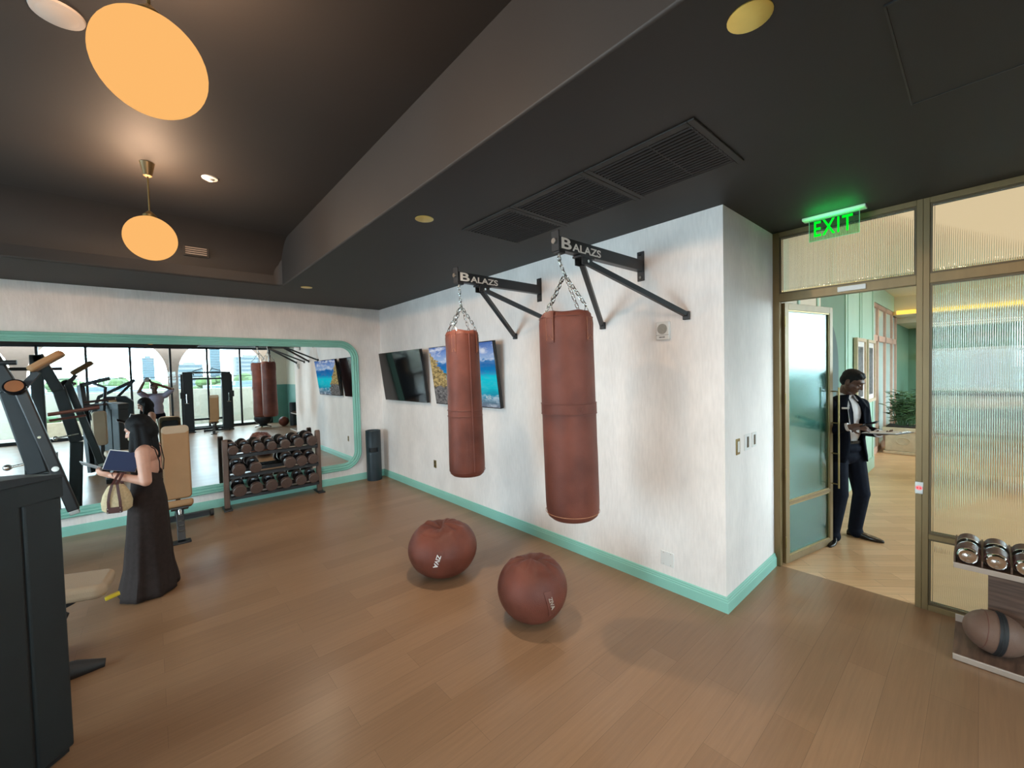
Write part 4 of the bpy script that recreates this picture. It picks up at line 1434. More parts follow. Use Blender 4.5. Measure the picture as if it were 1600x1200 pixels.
fr.tube([L_(-1.05, 2.66, 1.80), L_(-0.62, 2.72, 1.93)], 0.035, sq=True)
fr.tube([L_(-0.75, 3.40, 0.06), L_(-0.75, 3.42, 0.95)], 0.035, sq=True)
obj('frame', fr, M['slate'], SH, bevel=0.004)
obj('foot', MB().tube([L_(-0.62, 3.80, 0.035), L_(-0.42, 3.79, 0.035), L_(-0.29, 3.785, 0.02)], [0.07, 0.055, 0.025], 12), M['black_soft'], SH)
rz = -math.atan2(fd.y, fd.x)
mseat = inv @ Matrix.Translation((-0.44, 3.955, 0.507)) @ Matrix.Rotation(0.10, 4, 'Y') @ Matrix.Rotation(-0.12, 4, 'Z')
obj('seat_pad', MB().prism(rrect(-0.24, 0.19, -0.17, 0.17, 0.06, 5), -0.045, 0.045, mseat), M['beige'], SH, bevel=0.030, seg=4)
obj('seat_bracket', MB().prism([(-0.20, -0.05), (0.09, -0.05), (0.02, -0.10), (-0.16, -0.20), (-0.22, -0.20)], -0.03, 0.03, mseat @ Matrix(((1, 0, 0, 0), (0, 0, 1, 0), (0, 1, 0, 0), (0, 0, 0, 1)))), M['black'], SH, bevel=0.003)
obj('adjust_tab', MB().cbox((-0.245, 3.86, 0.415), (0.075, 0.035, 0.022), (0, -0.2, 0.1), inv), M['yellow'], SH, bevel=0.005)
mback = inv @ Matrix.Translation((-0.75, 3.47, 0.98)) @ Matrix.Rotation(-0.12, 4, 'X')
obj('back_pad', MB().prism(rrect(-0.10, 0.10, -0.34, 0.32, 0.05, 5), -0.04, 0.04, mback @ Matrix(((1, 0, 0, 0), (0, 0, -1, 0), (0, 1, 0, 0), (0, 0, 0, 1)))), M['beige'], SH, bevel=0.02, seg=3)
for s in (-1, 1):
    ar = MB().tube([L_(-1.0 + s * 0.12, 2.70, 1.84), L_(-0.98 + s * 0.30, 2.90, 1.74), L_(-0.98 + s * 0.26, 3.05, 1.20)], 0.026, 10)
    a = obj('press_arm', ar, M['slate'], SH)
    obj('hand_grip', MB().tube([L_(-0.98 + s * 0.26, 3.05, 1.20), L_(-0.98 + s * 0.12, 3.07, 1.17)], 0.019, 12), M['black_soft'], a)

# ------------------------------------------------------------------ lever machine at the far left
LM = thing('lever_row_machine', 'dark plate lever machine with copper pulley and tan pad at far left', 'exercise machine', (-1.25, 6.15, 0))
def Q(x, y, z):
    return V((x + 1.25, y - 6.15, z))
def beam(pts, w, h, mb=None):
    mb = mb or MB()
    for a, b in zip(pts[:-1], pts[1:]):
        a, b = V(a), V(b)
        d = (b - a)
        up = V((0, 1, 0))
        x_ = d.normalized()
        y_ = up
        z_ = x_.cross(y_).normalized()
        y_ = z_.cross(x_)
        m = Matrix((x_, y_, z_)).transposed().to_4x4()
        m.translation = (a + b) / 2
        mb.box(-d.length / 2, d.length / 2, -w / 2, w / 2, -h / 2, h / 2, m)
    return mb
obj('main_upright', beam([Q(-0.98, 5.95, 1.80), Q(-0.83, 5.95, 1.0), Q(-0.88, 5.95, 0.04)], 0.08, 0.135), M['slate'], LM, bevel=0.014)
lev = beam([Q(-0.90, 5.80, 1.84), Q(-0.60, 5.80, 0.62)], 0.06, 0.085)
lv = obj('lever_arm', lev, M['black'], LM, bevel=0.012)
obj('end_cap', beam([Q(-0.604, 5.80, 0.635), Q(-0.592, 5.80, 0.585)], 0.05, 0.07), M['steel'], lv, bevel=0.006)
obj('arm_bolt', MB().tube([Q(-0.79, 5.765, 1.36), Q(-0.79, 5.755, 1.36)], 0.012, 12).tube([Q(-0.70, 5.765, 1.05), Q(-0.70, 5.75, 1.05)], 0.025, 16), M['chrome'], lv)
mp = Matrix.Translation(Q(-0.915, 5.74, 1.83)) @ Matrix.Rotation(math.radians(62), 4, 'X')
obj('pulley', MB().lathe([(0.055, -0.02), (0.072, -0.018), (0.066, 0), (0.072, 0.018), (0.055, 0.02)], 28, mp), M['gloss_black'], LM)
obj('pulley_disc', MB().lathe([(0.015, 0.0205), (0.055, 0.021), (0.058, 0.024), (0.015, 0.026)], 28, mp), M['copper'], LM)
mpad = Matrix.Translation(Q(-0.80, 5.92, 2.02)) @ Matrix.Rotation(math.radians(-38), 4, 'Y')
obj('chest_pad', MB().prism(rrect(-0.06, 0.22, -0.11, 0.11, 0.05, 5), -0.03, 0.03, mpad), M['tan'], LM, bevel=0.018, seg=3)
obj('pad_stem', MB().tube([Q(-0.90, 5.95, 1.82), Q(-0.80, 5.94, 1.97)], 0.025, sq=True), M['black'], LM)
obj('cross_tube', MB().tube([Q(-1.45, 5.97, 2.06), Q(-0.93, 5.97, 2.06)], 0.022, 12), M['slate'], LM)
obj('rear_upright', beam([Q(-1.15, 6.05, 2.25), Q(-0.97, 6.05, 1.75)], 0.08, 0.12).box(Q(-1.22, 0, 0).x, Q(-1.10, 0, 0).x, -0.14, -0.06, 0.04, 2.25), M['slate'], LM, bevel=0.01)
obj('base', MB().box(Q(-1.5, 0, 0).x, Q(-0.84, 0, 0).x, -0.25, -0.15, 0, 0.06).box(Q(-1.2, 0, 0).x, Q(-1.1, 0, 0).x, -0.3, 0.4, 0, 0.06), M['slate'], LM, bevel=0.006)
gp = MB()
gp.tube([Q(-0.74, 5.85, 1.56), Q(-0.40, 5.95, 1.60)], 0.017, 12).tube([Q(-0.74, 5.9, 1.50), Q(-0.50, 5.98, 1.525)], 0.012, 12)
obj('hand_grip', gp, M['strap'], LM)
obj('guide_rod', MB().tube([Q(-1.02, 6.0, 1.08), Q(-0.80, 6.0, 1.12)], 0.012, 10).ell(Q(-1.03, 6.0, 1.08), 0.03), M['chrome'], LM)
obj('weight_stack', MB().box(Q(-1.30, 0, 0).x, Q(-1.0, 0, 0).x, -0.04, 0.06, 0.06, 0.9), M['black'], LM, bevel=0.004)

# ------------------------------------------------------------------ small rack by the doorway: chrome dumbbells and medicine ball
RK = thing('storage_rack', 'low walnut rack with chrome dumbbells and ball beside the glass wall', 'rack', (3.95, -0.75, 0))
LY = 0.86            # half length of shelves, left end at y 0.11
obj('upright_panel', MB().box(0.02, 0.075, -0.80, 0.715, 0.06, 0.59), M['walnut_y'], RK, bevel=0.003)
msh = Matrix.Translation((-0.005, 0, 0.612)) @ Matrix.Rotation(math.radians(-5), 4, 'Y')
obj('upper_shelf', MB().box(-0.215, 0.165, -LY, LY, -0.018, 0.0, msh), M['walnut'], RK, bevel=0.002)
dv = MB()
for i in range(15):
    y = LY - 0.004 - i * 0.1145
    dv.box(-0.20, 0.16, y - 0.004, y + 0.004, 0.0, 0.045, msh)
obj('dividers', dv, M['walnut'], RK, smooth=False)
obj('front_lip', MB().box(-0.222, -0.2155, -LY, LY, -0.022, 0.012, msh), M['walnut_trim'], RK, bevel=0.002)
mlo = Matrix.Translation((-0.04, 0, 0.048))  @ Matrix.Rotation(math.radians(-6), 4, 'Y')
obj('lower_tray', MB().box(-0.21, 0.20, -LY, LY, -0.018, 0.0, mlo), M['walnut'], RK, bevel=0.002)
obj('front_lip', MB().box(-0.222, -0.2105, -LY, LY, -0.022, 0.016, mlo), M['walnut_trim'], RK, bevel=0.003)
obj('back_lip', MB().box(0.2005, 0.208, -LY, LY, -0.018, 0.05, mlo), M['walnut_trim'], RK, bevel=0.002)
obj('plinth', MB().box(-0.225, 0.16, -LY + 0.02, LY - 0.004, 0, 0.006), M['walnut'], RK, bevel=0.003)
CD = None
for i in range(4):
    y = -0.75 + LY - 0.0615 - i * 0.1145
    lab = ['leftmost chrome capped dumbbell on the low walnut rack', 'second chrome capped dumbbell from the left on the low walnut rack', 'third chrome capped dumbbell from left, at the photo edge', 'fourth chrome capped dumbbell on the low walnut rack, outside the photo'][i]
    if i == 3:
        break
    loc = V((3.95, 0, 0)) + msh @ V((-0.055, 0, 0.0545))
    loc.y = y
    if CD is None:
        CD = thing('chrome_dumbbell', lab, 'dumbbell', loc, 0, 'chrome dumbbells on the low rack')
        CD.rotation_euler = (0, math.radians(-5), 0)
        for s in (-1, 1):
            m = Matrix.Rotation(s * PI / 2, 4, 'Y')
            obj('head', MB().lathe([(0.052, 0.030), (0.052, 0.120)], 28, m), M['strap'], CD)
            obj('end_cap', MB().lathe([(0.049, 0.1205), (0.048, 0.128), (0.040, 0.140), (0.028, 0.137), (0.012, 0.144), (0.001, 0.145)], 28, m), M['chrome'], CD)
            obj('rim', MB().lathe([(0.053, 0.024), (0.0535, 0.0295), (0.02, 0.0296), (0.02, 0.024)], 28, m), M['chrome'], CD)
        obj('handle', MB().tube([(-0.0295, 0, 0), (0, 0, 0), (0.0295, 0, 0)], [0.016, 0.018, 0.016], 14), M['gloss_black'], CD)
    else:
        d = dup(CD, loc, None, lab, 'chrome dumbbells on the low rack')
        d.rotation_euler = (0, math.radians(-5), 0)
mb_ = thing('medicine_ball', 'brown leather ball with black strap on lower tray of the low rack', 'medicine ball', (3.865, -0.065, 0.172))
mb_.rotation_euler = (0.15, 0.1, 0.25)
Rb = 0.127
obj('ball', MB().ell((0, 0, 0), (Rb, Rb * 1.1, Rb), None, 36, 22), leather_mat('worn_brown_leather', (0.19, 0.115, 0.085), 0.42, 0.15, 5), mb_)
obj('strap', MB().tube([(1.012 * Rb * math.cos(2 * PI * k / 40), 0.0, 1.012 * Rb * math.sin(2 * PI * k / 40)) for k in range(40)], 0.004, 6, closed=True).rings([[V((Rb * 1.02 * math.cos(2 * PI * k / 40), yy, Rb * 1.02 * math.sin(2 * PI * k / 40))) for k in range(40)] for yy in (-0.018, 0.018)], cap=False), M['black_soft'], mb_)
obj('seam', MB().tube([(1.003 * Rb * math.cos(2 * PI * k / 40) * 0.9, 0.48 * Rb, 1.003 * Rb * math.sin(2 * PI * k / 40) * 0.9) for k in range(40)], 0.0015, 5, closed=True), M['bag_dark'], mb_)

# ------------------------------------------------------------------ equipment seen only in the mirror
CT = thing('cable_machine', 'blue-black twin tower cable machine before the windows, seen in the mirror', 'exercise machine', (1.55, -3.85, 0))
for s in (-1, 1):
    x = s * 0.56
    obj('tower', MB().box(x - 0.14, x + 0.14, -0.20, 0.16, 0.04, 2.12), M['slate'], CT, bevel=0.015)
    obj('guide_column', MB().box(x + s * 0.16 - 0.03, x + s * 0.16 + 0.03, 0.0, 0.08, 0.04, 2.05), M['black'], CT, bevel=0.005)
    obj('pulley_carriage', MB().box(x + s * 0.16 - 0.06, x + s * 0.16 + 0.06, 0.0805, 0.2, 1.2, 1.42), M['black'], CT, bevel=0.01)
    obj('cable_handle', MB().tube([(x + s * 0.05, 0.185, 1.05), (x + s * 0.05, 0.185, 1.35)], 0.012, 8).tube([(x + s * 0.05 - 0.06, 0.19, 1.03), (x + s * 0.05 + 0.06, 0.19, 1.03)], 0.018, 10), M['chrome'], CT)
    obj('foot', MB().box(x - 0.16, x + 0.16, -0.3, 0.34, 0, 0.039), M['black'], CT, bevel=0.006)
cb = MB().tube([(-0.56, 0, 2.10), (0.56, 0, 2.10)], 0.03, sq=True).tube([(-0.5, -0.1, 0.42), (0.5, -0.1, 0.42)], 0.035, sq=True).tube([(-0.5, -0.1, 0.08), (0.5, -0.1, 0.08)], 0.04, sq=True).tube([(-0.5, 0.0, 1.88), (0.5, 0.0, 1.88)], 0.03, sq=True)
obj('crossbar', cb, M['slate'], CT, bevel=0.003)
pb = MB()
for s in (-1, 1):
    pb.tube([(s * 0.05, 0.1, 2.10), (s * 0.14, 0.25, 2.25), (s * 0.42, 0.3, 2.14), (s * 0.40, 0.32, 2.0)], 0.016, 8)
obj('pull_up_bar', pb, M['black'], CT)
LP = thing('leg_machine', 'bulky black strength machine with narrow tan pad, seen in the mirror behind the woman', 'exercise machine', (-0.62, 0.72, 0))
obj('housing', MB().prism([(-0.30, 0.06), (0.30, 0.06), (0.30, 1.36), (0.16, 1.50), (-0.20, 1.50), (-0.30, 1.30)], -0.18, 0.18, Matrix(((1, 0, 0, 0), (0, 0, -1, 0), (0, 1, 0, 0), (0, 0, 0, 1)))), M['shroud'], LP, bevel=0.03, seg=3)
obj('pad', MB().cbox((-0.06, 0.235, 1.16), (0.14, 0.07, 0.52), (-0.1, 0, 0)), M['tan'], LP, bevel=0.022, seg=3)
obj('pad_bracket', MB().box(-0.09, -0.03, 0.181, 0.20, 1.0, 1.3), M['black'], LP, smooth=False)
obj('overhead_arm', MB().tube([(-0.36, 0.1, 1.30), (-0.30, 0.12, 1.50), (0.34, 0.02, 1.88)], 0.035, sq=True), M['slate'], LP, bevel=0.004)
obj('overhead_arm', MB().tube([(0.02, -0.05, 1.49), (0.30, -0.08, 1.84)], 0.028, sq=True), M['slate'], LP, bevel=0.004)
obj('side_handle', MB().tube([(-0.301, 0.1, 0.95), (-0.44, 0.16, 0.98), (-0.47, 0.16, 1.15), (-0.40, 0.14, 1.27), (-0.302, 0.1, 1.29)], 0.02, 10), M['black_soft'], LP)
obj('side_handle', MB().tube([(-0.40, 0.14, 1.29), (-0.52, 0.18, 1.38)], 0.018, 10), M['black_soft'], LP)
obj('base', MB().box(-0.40, 0.30, -0.22, 0.30, 0, 0.059), M['black'], LP, bevel=0.008)
t = thing('balance_ball', 'blue-black half ball on four short feet by windows, seen in the mirror', 'balance ball', (3.15, -3.25, 0))
obj('dome', MB().lathe([(0.12, 0.10), (0.25, 0.20), (0.30, 0.34), (0.27, 0.48), (0.16, 0.58), (0.02, 0.61)], 36), M['slate'], t)
obj('base', MB().lathe([(0.14, 0.05), (0.16, 0.07), (0.12, 0.105), (0.1, 0.105)], 30), M['black'], t)
ft = MB()
for k in range(4):
    a = k * PI / 2 + 0.4
    ft.tube([(0.1 * math.cos(a), 0.1 * math.sin(a), 0.06), (0.27 * math.cos(a), 0.27 * math.sin(a), 0.03)], 0.03, 8)
obj('feet', ft, M['chrome'], t)
t = thing('medicine_ball', 'brown leather ball on the floor by the green wall, seen in the mirror', 'medicine ball', (3.80, -3.02, 0.18))
obj('ball', MB().ell((0, 0, 0), 0.18, None, 30, 18), M['bag'], t)
obj('seam', MB().tube([(0.181 * math.cos(2 * PI * k / 40), 0.181 * math.sin(2 * PI * k / 40), 0) for k in range(40)], 0.003, 5, closed=True), M['bag_dark'], t)
# ------------------------------------------------------------------ people
def basis(fwd, up):
    f = V(fwd).normalized()
    l = V(up).cross(f).normalized()
    u = f.cross(l)
    return f, l, u


def head(mb, c, fwd, up, s=1.0, chin=1.0):
    """skull, jaw, nose, lips, brows and ears as overlapping shapes"""
    f, l, u = basis(fwd, up)
    R = Matrix((f, l, u)).transposed()
    c = V(c)
    P = lambda a, b, d: c + (f * a + l * b + u * d) * s
    E = lambda a, b, d, r: mb.ell(P(a, b, d), [x * s for x in r], R)
    E(-0.008, 0, 0.030, (0.097, 0.076, 0.088))
    E(0.018, 0, -0.020, (0.076, 0.066, 0.082))
    E(0.030, 0, -0.062, (0.058, 0.052, 0.042))
    E(0.066, 0, -0.088, (0.024, 0.026, 0.020))
    E(0.070, 0, 0.038, (0.026, 0.052, 0.020))
    mb.cap(P(0.088, 0, 0.020), P(0.110, 0, -0.022), 0.009 * s, 0.012 * s)
    for k in (-1, 1):
        E(0.098, k * 0.011, -0.025, (0.010, 0.009, 0.008))
        E(0.062, k * 0.040, -0.020, (0.026, 0.022, 0.022))
        E(-0.008, k * 0.077, -0.008, (0.020, 0.009, 0.032))
    E(0.086, 0, -0.052, (0.013, 0.024, 0.007))
    E(0.083, 0, -0.063, (0.013, 0.021, 0.008))
    return P, R, l


def eyes(P, R, parent, s=1.0, lid=None, brow=True):
    for k in (-1, 1):
        if lid:
            obj('eyelid', MB().ell(P(0.0785, k * 0.032, 0.008), [0.0135 * s, 0.016 * s, 0.009 * s], R), lid, parent)
            obj('eyebrow', MB().tube([P(0.088, k * 0.016, 0.033), P(0.091, k * 0.032, 0.040), P(0.076, k * 0.052, 0.034)], [0.004 * s, 0.0045 * s, 0.002 * s], 6), M['hair'], parent)
            continue
        e = MB().ell(P(0.0775, k * 0.032, 0.008), [0.0135 * s, 0.014 * s, 0.007 * s], R)
        obj('eye', e, M['paper'], parent)
        e = MB().ell(P(0.0885, k * 0.033, 0.008), [0.0045 * s, 0.0075 * s, 0.0062 * s], R)
        obj('iris', e, M['gloss_black'], parent)
        if brow:
            obj('eyebrow', MB().tube([P(0.088, k * 0.016, 0.033), P(0.091, k * 0.032, 0.040), P(0.076, k * 0.052, 0.034)], [0.004 * s, 0.0045 * s, 0.002 * s], 6), M['hair'], parent)


def hand(mb, w, d, n, thumb, curl=0.5, s=1.0, curls=None):
    """w wrist, d finger direction, n palm normal (palm faces n), thumb: +1/-1 side along d x n"""
    d = V(d).normalized()
    n = (V(n) - d * V(n).dot(d)).normalized()
    t = d.cross(n).normalized() * thumb
    w = V(w)
    R = Matrix((d, t, n)).transposed()
    mb.ell(w + d * 0.050 * s, (0.052 * s, 0.040 * s, 0.015 * s), R)
    mb.ell(w + d * 0.030 * s + t * 0.018 * s + n * 0.006 * s, (0.034 * s, 0.020 * s, 0.015 * s), R)
    lens = (0.040, 0.026, 0.020), (0.045, 0.029, 0.021), (0.042, 0.027, 0.020), (0.032, 0.020, 0.017)
    for i, (off, ls) in enumerate(zip((0.029, 0.0105, -0.009, -0.027), lens)):
        cl = curls[i] if curls else curl * (1 + 0.12 * i)
        p = w + d * (0.092 - 0.006 * abs(i - 1)) * s + t * off * s
        a = 0.0
        r = (0.0090, 0.0092, 0.0088, 0.0078)[i] * s
        for k, le in enumerate(ls):
            a += cl * (0.75, 1.0, 0.7)[k]
            q = p + (d * math.cos(a) + n * math.sin(a) + t * (0.05 * (1.5 - i)) * math.cos(a)).normalized() * le * s
            mb.cap(p, q, r * (1 - 0.07 * k), r * (0.95 - 0.08 * k), 10)
            p = q
    p = w + d * 0.028 * s + t * 0.032 * s
    q = p + (d * 0.62 + t * 0.60 + n * 0.5).normalized() * 0.040 * s
    mb.cap(p, q, 0.0125 * s, 0.0105 * s, 10)
    r_ = q + (d * 0.85 + t * 0.1 + n * 0.55).normalized() * 0.030 * s
    mb.cap(q, r_, 0.0102 * s, 0.0085 * s, 10)


def limb(mb, a, b, c, r):
    mb.cap(a, b, r[0], r[1])
    mb.cap(b, c, r[2], r[3])
    mb.ell(b, (r[1] + r[2]) / 2 * 1.02)


# ---- woman in a long dark dress, seen from her left side, facing the machines
wo = thing('person', 'woman in long dark strappy dress reading a phone beside the weight bench', 'person', (-0.075, 4.86, 0), PI - 0.26)
b = MB()
HC = V((0.012, 0, 1.435))
hf, hu = V((0.90, 0.0, -0.40)), V((0.40, 0, 0.90))
Pw, Rw, lw_ = head(b, HC, hf, hu, 0.93)
b.cap(HC + V((-0.028, 0, -0.05)), (-0.045, 0, 1.27), 0.047, 0.050)
b.ell((-0.035, 0, 1.215), (0.085, 0.150, 0.085))
b.cap((-0.045, -0.13, 1.265), (-0.045, 0.13, 1.265), 0.046, 0.046)
b.ell((-0.030, 0, 1.10), (0.082, 0.122, 0.13))
b.ell((-0.025, 0, 0.95), (0.075, 0.108, 0.13))
b.ell((-0.025, 0, 0.82), (0.092, 0.135, 0.11))
LSH, LEL, LWR = (-0.048, 0.165, 1.258), (-0.075, 0.215, 1.015), (0.150, 0.165, 1.085)
RSH, REL, RWR = (-0.040, -0.165, 1.258), (-0.035, -0.215, 1.02), (0.150, -0.085, 1.11)
limb(b, LSH, LEL, LWR, (0.050, 0.042, 0.040, 0.025))
limb(b, RSH, REL, RWR, (0.050, 0.042, 0.040, 0.025))
for s in (-1, 1):
    limb(b, (-0.02, s * 0.075, 0.80), (0.0, s * 0.08, 0.44), (-0.03, s * 0.08, 0.07), (0.075, 0.055, 0.050, 0.036))
    b.ell((0.03, s * 0.08, 0.035), (0.105, 0.036, 0.030))
hand(b, LWR, (0.95, -0.15, 0.28), (0.2, -0.75, 0.6), 1, 0.45, 0.86)
hand(b, RWR, (0.93, 0.25, 0.2), (0.1, 0.8, 0.6), -1, 0.5, 0.86)
blob('body', b, M['skin_w'], wo, 0.0058, 5)
eyes(Pw, Rw, wo, 0.93)
obj('lips', MB().ell(Pw(0.093, 0, -0.053), (0.006, 0.017, 0.005), Rw).ell(Pw(0.091, 0, -0.062), (0.006, 0.015, 0.0055), Rw), mat('rose_lips', (0.42, 0.13, 0.12), 0.4), wo)
h = MB()
h.ell(Pw(-0.022, 0, 0.045), (0.098, 0.087, 0.090), Rw)
h.ell(Pw(-0.055, 0, -0.02), (0.075, 0.086, 0.10), Rw)
for k in (-1, 1):
    h.cap(Pw(0.012, k * 0.050, 0.080), Pw(0.020, k * 0.078, -0.02), 0.026, 0.025)
    h.cap(Pw(0.030, k * 0.082, -0.02), HC + V((0.035, k * 0.085, -0.185)), 0.027, 0.020)
    h.cap(Pw(-0.01, k * 0.078, 0.02), HC + V((-0.015, k * 0.088, -0.20)), 0.034, 0.024)
    h.cap(Pw(-0.05, k * 0.06, 0.0), HC + V((-0.075, k * 0.075, -0.215)), 0.042, 0.028)
h.cap(Pw(-0.07, 0, 0.0), HC + V((-0.105, 0, -0.235)), 0.058, 0.036)
blob('hair', h, M['hair'], wo, 0.0075, 4)
obj('earring', MB().ell(Pw(-0.004, 0.089, -0.045), 0.006), M['chrome'], wo)
rg = []
N = 72
for f in [0, 0.06, 0.14, 0.24, 0.33, 0.42, 0.5, 0.58, 0.66, 0.74, 0.82, 0.9, 0.96, 1.0]:
    row = []
    for j in range(N):
        a = 2 * PI * j / N
        ztop = 1.115 + 0.075 * math.cos(a)
        z = ztop * (1 - f) + 0.012 * f
        zz = z / 1.15
        # half widths down the body
        def lerp(tab, z):
            for (z0, v0), (z1, v1) in zip(tab[:-1], tab[1:]):
                if z0 >= z >= z1:
                    k = (z0 - z) / (z0 - z1)
                    k = k * k * (3 - 2 * k)
                    return v0 + (v1 - v0) * k
            return tab[-1][1] if z < tab[-1][0] else tab[0][1]
        rx = lerp([(1.2, 0.106), (1.08, 0.104), (0.98, 0.098), (0.82, 0.128), (0.6, 0.142), (0.3, 0.160), (0.0, 0.200)], z)
        ry = lerp([(1.2, 0.148), (1.08, 0.142), (0.98, 0.134), (0.82, 0.176), (0.6, 0.180), (0.3, 0.200), (0.0, 0.250)], z)
        fold = (1 - min(1, z / 0.95))
        k = 1 + fold * (0.045 * math.sin(9 * a + 0.6 + 0.7 * zz) + 0.03 * math.sin(5 * a + 2.0) + 0.018 * math.sin(17 * a + 1.0))
        row.append(V((-0.026 + 0.02 * fold + rx * k * math.cos(a), ry * k * math.sin(a), z)))
    rg.append(row)
d_ = obj('dress', MB().rings(rg, cap=False), M['dress'], wo)
sm = d_.modifiers.new('thickness', 'SOLIDIFY')
sm.thickness = 0.006
sm.offset = -1
for s in (-1, 1):
    obj('shoulder_strap', MB().tube([(0.070, s * 0.080, 1.185), (0.030, s * 0.095, 1.275), (-0.045, s * 0.098, 1.318), (-0.110, s * 0.085, 1.265), (-0.132, s * 0.065, 1.15), (-0.128, s * 0.05, 1.055)], 0.0042, 6), M['dress'], wo)
obj('bracelet', MB().tube([V(LWR) + V((-0.012 + 0.0, 0.0, -0.004)) + V((0.008 * math.sin(2 * a_), 0.027 * math.cos(a_), 0.027 * math.sin(a_))) for a_ in [2 * PI * k / 18 for k in range(18)]], 0.003, 6, closed=True), M['strap'], wo)

WM = Matrix.Translation((-0.075, 4.86, 0)) @ Matrix.Rotation(PI - 0.26, 4, 'Z')
def wthing(name, lab, cat, loc, rot):
    t = thing(name, lab, cat, mtx=WM @ Matrix.Translation(loc) @ Euler(rot).to_matrix().to_4x4())
    return t


t = wthing('mobile_phone', 'grey mobile phone in the hands of the woman in the dark dress', 'phone', (0.300, 0.095, 1.170), (0.62, -0.42, -0.15))
obj('case', MB().box(-0.075, 0.075, -0.036, 0.036, -0.0045, 0.0045), M['phone'], t, bevel=0.004)
obj('screen', MB().box(-0.070, 0.070, -0.032, 0.032, 0.0046, 0.0056), M['screen_off'], t, smooth=False)
t = wthing('notebook', 'navy blue notebook with white page edges held against her arm', 'notebook', (0.095, 0.115, 1.185), (0.35, -0.22, -0.05))
obj('cover', MB().box(-0.105, 0.105, 0.0085, 0.0115, -0.080, 0.080).box(-0.105, 0.105, -0.0115, -0.0085, -0.080, 0.080), M['navy_cover'], t, bevel=0.001)
obj('pages', MB().box(-0.105, 0.111, -0.0084, 0.0084, -0.080, 0.087), M['paper'], t, smooth=False)
t = wthing('handbag', 'cream straw handbag with dark brown straps hanging from her forearm', 'handbag', (0.110, 0.225, 0.80), (0, 0, -0.1))
rg = []
for z, w, d in ((0.0, 0.070, 0.045), (0.02, 0.092, 0.055), (0.08, 0.098, 0.055), (0.14, 0.085, 0.048), (0.19, 0.062, 0.034), (0.215, 0.045, 0.020)):
    rg.append([V((w * math.copysign(abs(math.cos(2 * PI * j / 40)) ** 0.7, math.cos(2 * PI * j / 40)), d * math.copysign(abs(math.sin(2 * PI * j / 40)) ** 0.7, math.sin(2 * PI * j / 40)), z)) for j in range(40)])
obj('bag_body', MB().rings(rg), M['straw'], t)
obj('base_patch', MB().box(-0.055, 0.045, 0.0505, 0.0595, -0.004, 0.045), M['strap'], t, bevel=0.003)
rv = MB()
for x in (-0.045, 0.035):
    for z in (0.005, 0.035):
        rv.ell((x, 0.060, z), 0.004)
obj('rivets', rv, M['chrome'], t)
for s in (-1, 1):
    y = s
    hd = MB()
    for x0, x1 in ((-0.045, -0.022), (0.030, 0.012)):
        pts = [V((x0, y * 0.058, 0.03)), V((x0, y * 0.061, 0.09)), V((x0 * 0.8, y * 0.054, 0.15)), V((x1, y * 0.035, 0.225)), V((x1 * 0.8 - 0.02, y * 0.012 - 0.045, 0.305))]
        r_ = [[p + V((dx, dy, 0)) for dx, dy in ((-0.009, -0.002), (0.009, -0.002), (0.009, 0.002), (-0.009, 0.002))] for p in pts]
        hd.rings(r_)
    obj('handle', hd, M['strap'], t, smooth=False)

# ---- man in a dark suit in the doorway
MA = thing('person', 'man in dark suit and white shirt with clipboard just past the open door', 'person', (5.47, 0.945, 0), math.radians(-124))
b = MB()
HC = V((0.075, 0.0, 1.665))
hf, hu = V((0.80, 0.34, -0.50)), V((0.46, 0.2, 0.86))
Pm, Rm, _ = head(b, HC, hf, hu, 1.0)
b.cap(HC + V((-0.045, 0, -0.045)), (-0.02, 0, 1.49), 0.058, 0.062)
b.ell((0, 0, 1.33), (0.10, 0.155, 0.16))
b.ell((0, 0, 1.10), (0.09, 0.135, 0.16))
b.ell((0, 0, 0.97), (0.105, 0.15, 0.11))
b.cap((0, -0.13, 1.45), (0, 0.13, 1.45), 0.05, 0.05)
mRS, mRE, mRW = V((-0.005, -0.195, 1.425)), V((-0.04, -0.265, 1.145)), V((0.195, -0.155, 1.225))
mLS, mLE, mLW = V((-0.005, 0.195, 1.425)), V((-0.02, 0.265, 1.140)), V((0.225, 0.150, 1.150))
limb(b, mRS, mRE, mRW, (0.048, 0.042, 0.040, 0.028))
limb(b, mLS, mLE, mLW, (0.048, 0.042, 0.040, 0.028))
hand(b, mRW, (0.88, 0.45, 0.10), (-0.3, 0.7, -0.45), -1, 0.55, 1.0)
hand(b, mLW, (0.92, -0.25, 0.05), (0.0, 0.0, 1.0), 1, 0.35, 1.0)
# legs: right foot turned towards the gym, left foot turned along the corridor
mRH, mRK, mRA = V((0.0, -0.10, 0.93)), V((0.06, -0.125, 0.51)), V((0.015, -0.155, 0.09))
mLH, mLK, mLA = V((0.0, 0.10, 0.93)), V((0.055, 0.135, 0.50)), V((-0.035, 0.165, 0.09))
limb(b, mRH, mRK, mRA, (0.080, 0.055, 0.052, 0.038))
limb(b, mLH, mLK, mLA, (0.080, 0.055, 0.052, 0.038))
blob('body', b, M['skin_m'], MA, 0.0060, 5)
eyes(Pm, Rm, MA, 1.0, M['skin_m'])
h = MB()
h.ell(Pm(-0.018, 0, 0.052), (0.098, 0.081, 0.082), Rm)
h.ell(Pm(-0.045, 0, 0.010), (0.066, 0.076, 0.075), Rm)
for k in (-1, 1):
    h.cap(Pm(0.030, k * 0.040, 0.098), Pm(0.060, k * 0.030, 0.088), 0.026, 0.014)
    h.cap(Pm(0.010, k * 0.070, 0.040), Pm(0.012, k * 0.074, 0.005), 0.014, 0.008)
h.cap(Pm(0.035, 0, 0.104), Pm(0.068, 0, 0.088), 0.028, 0.014)
blob('hair', h, M['hair'], MA, 0.007, 3)
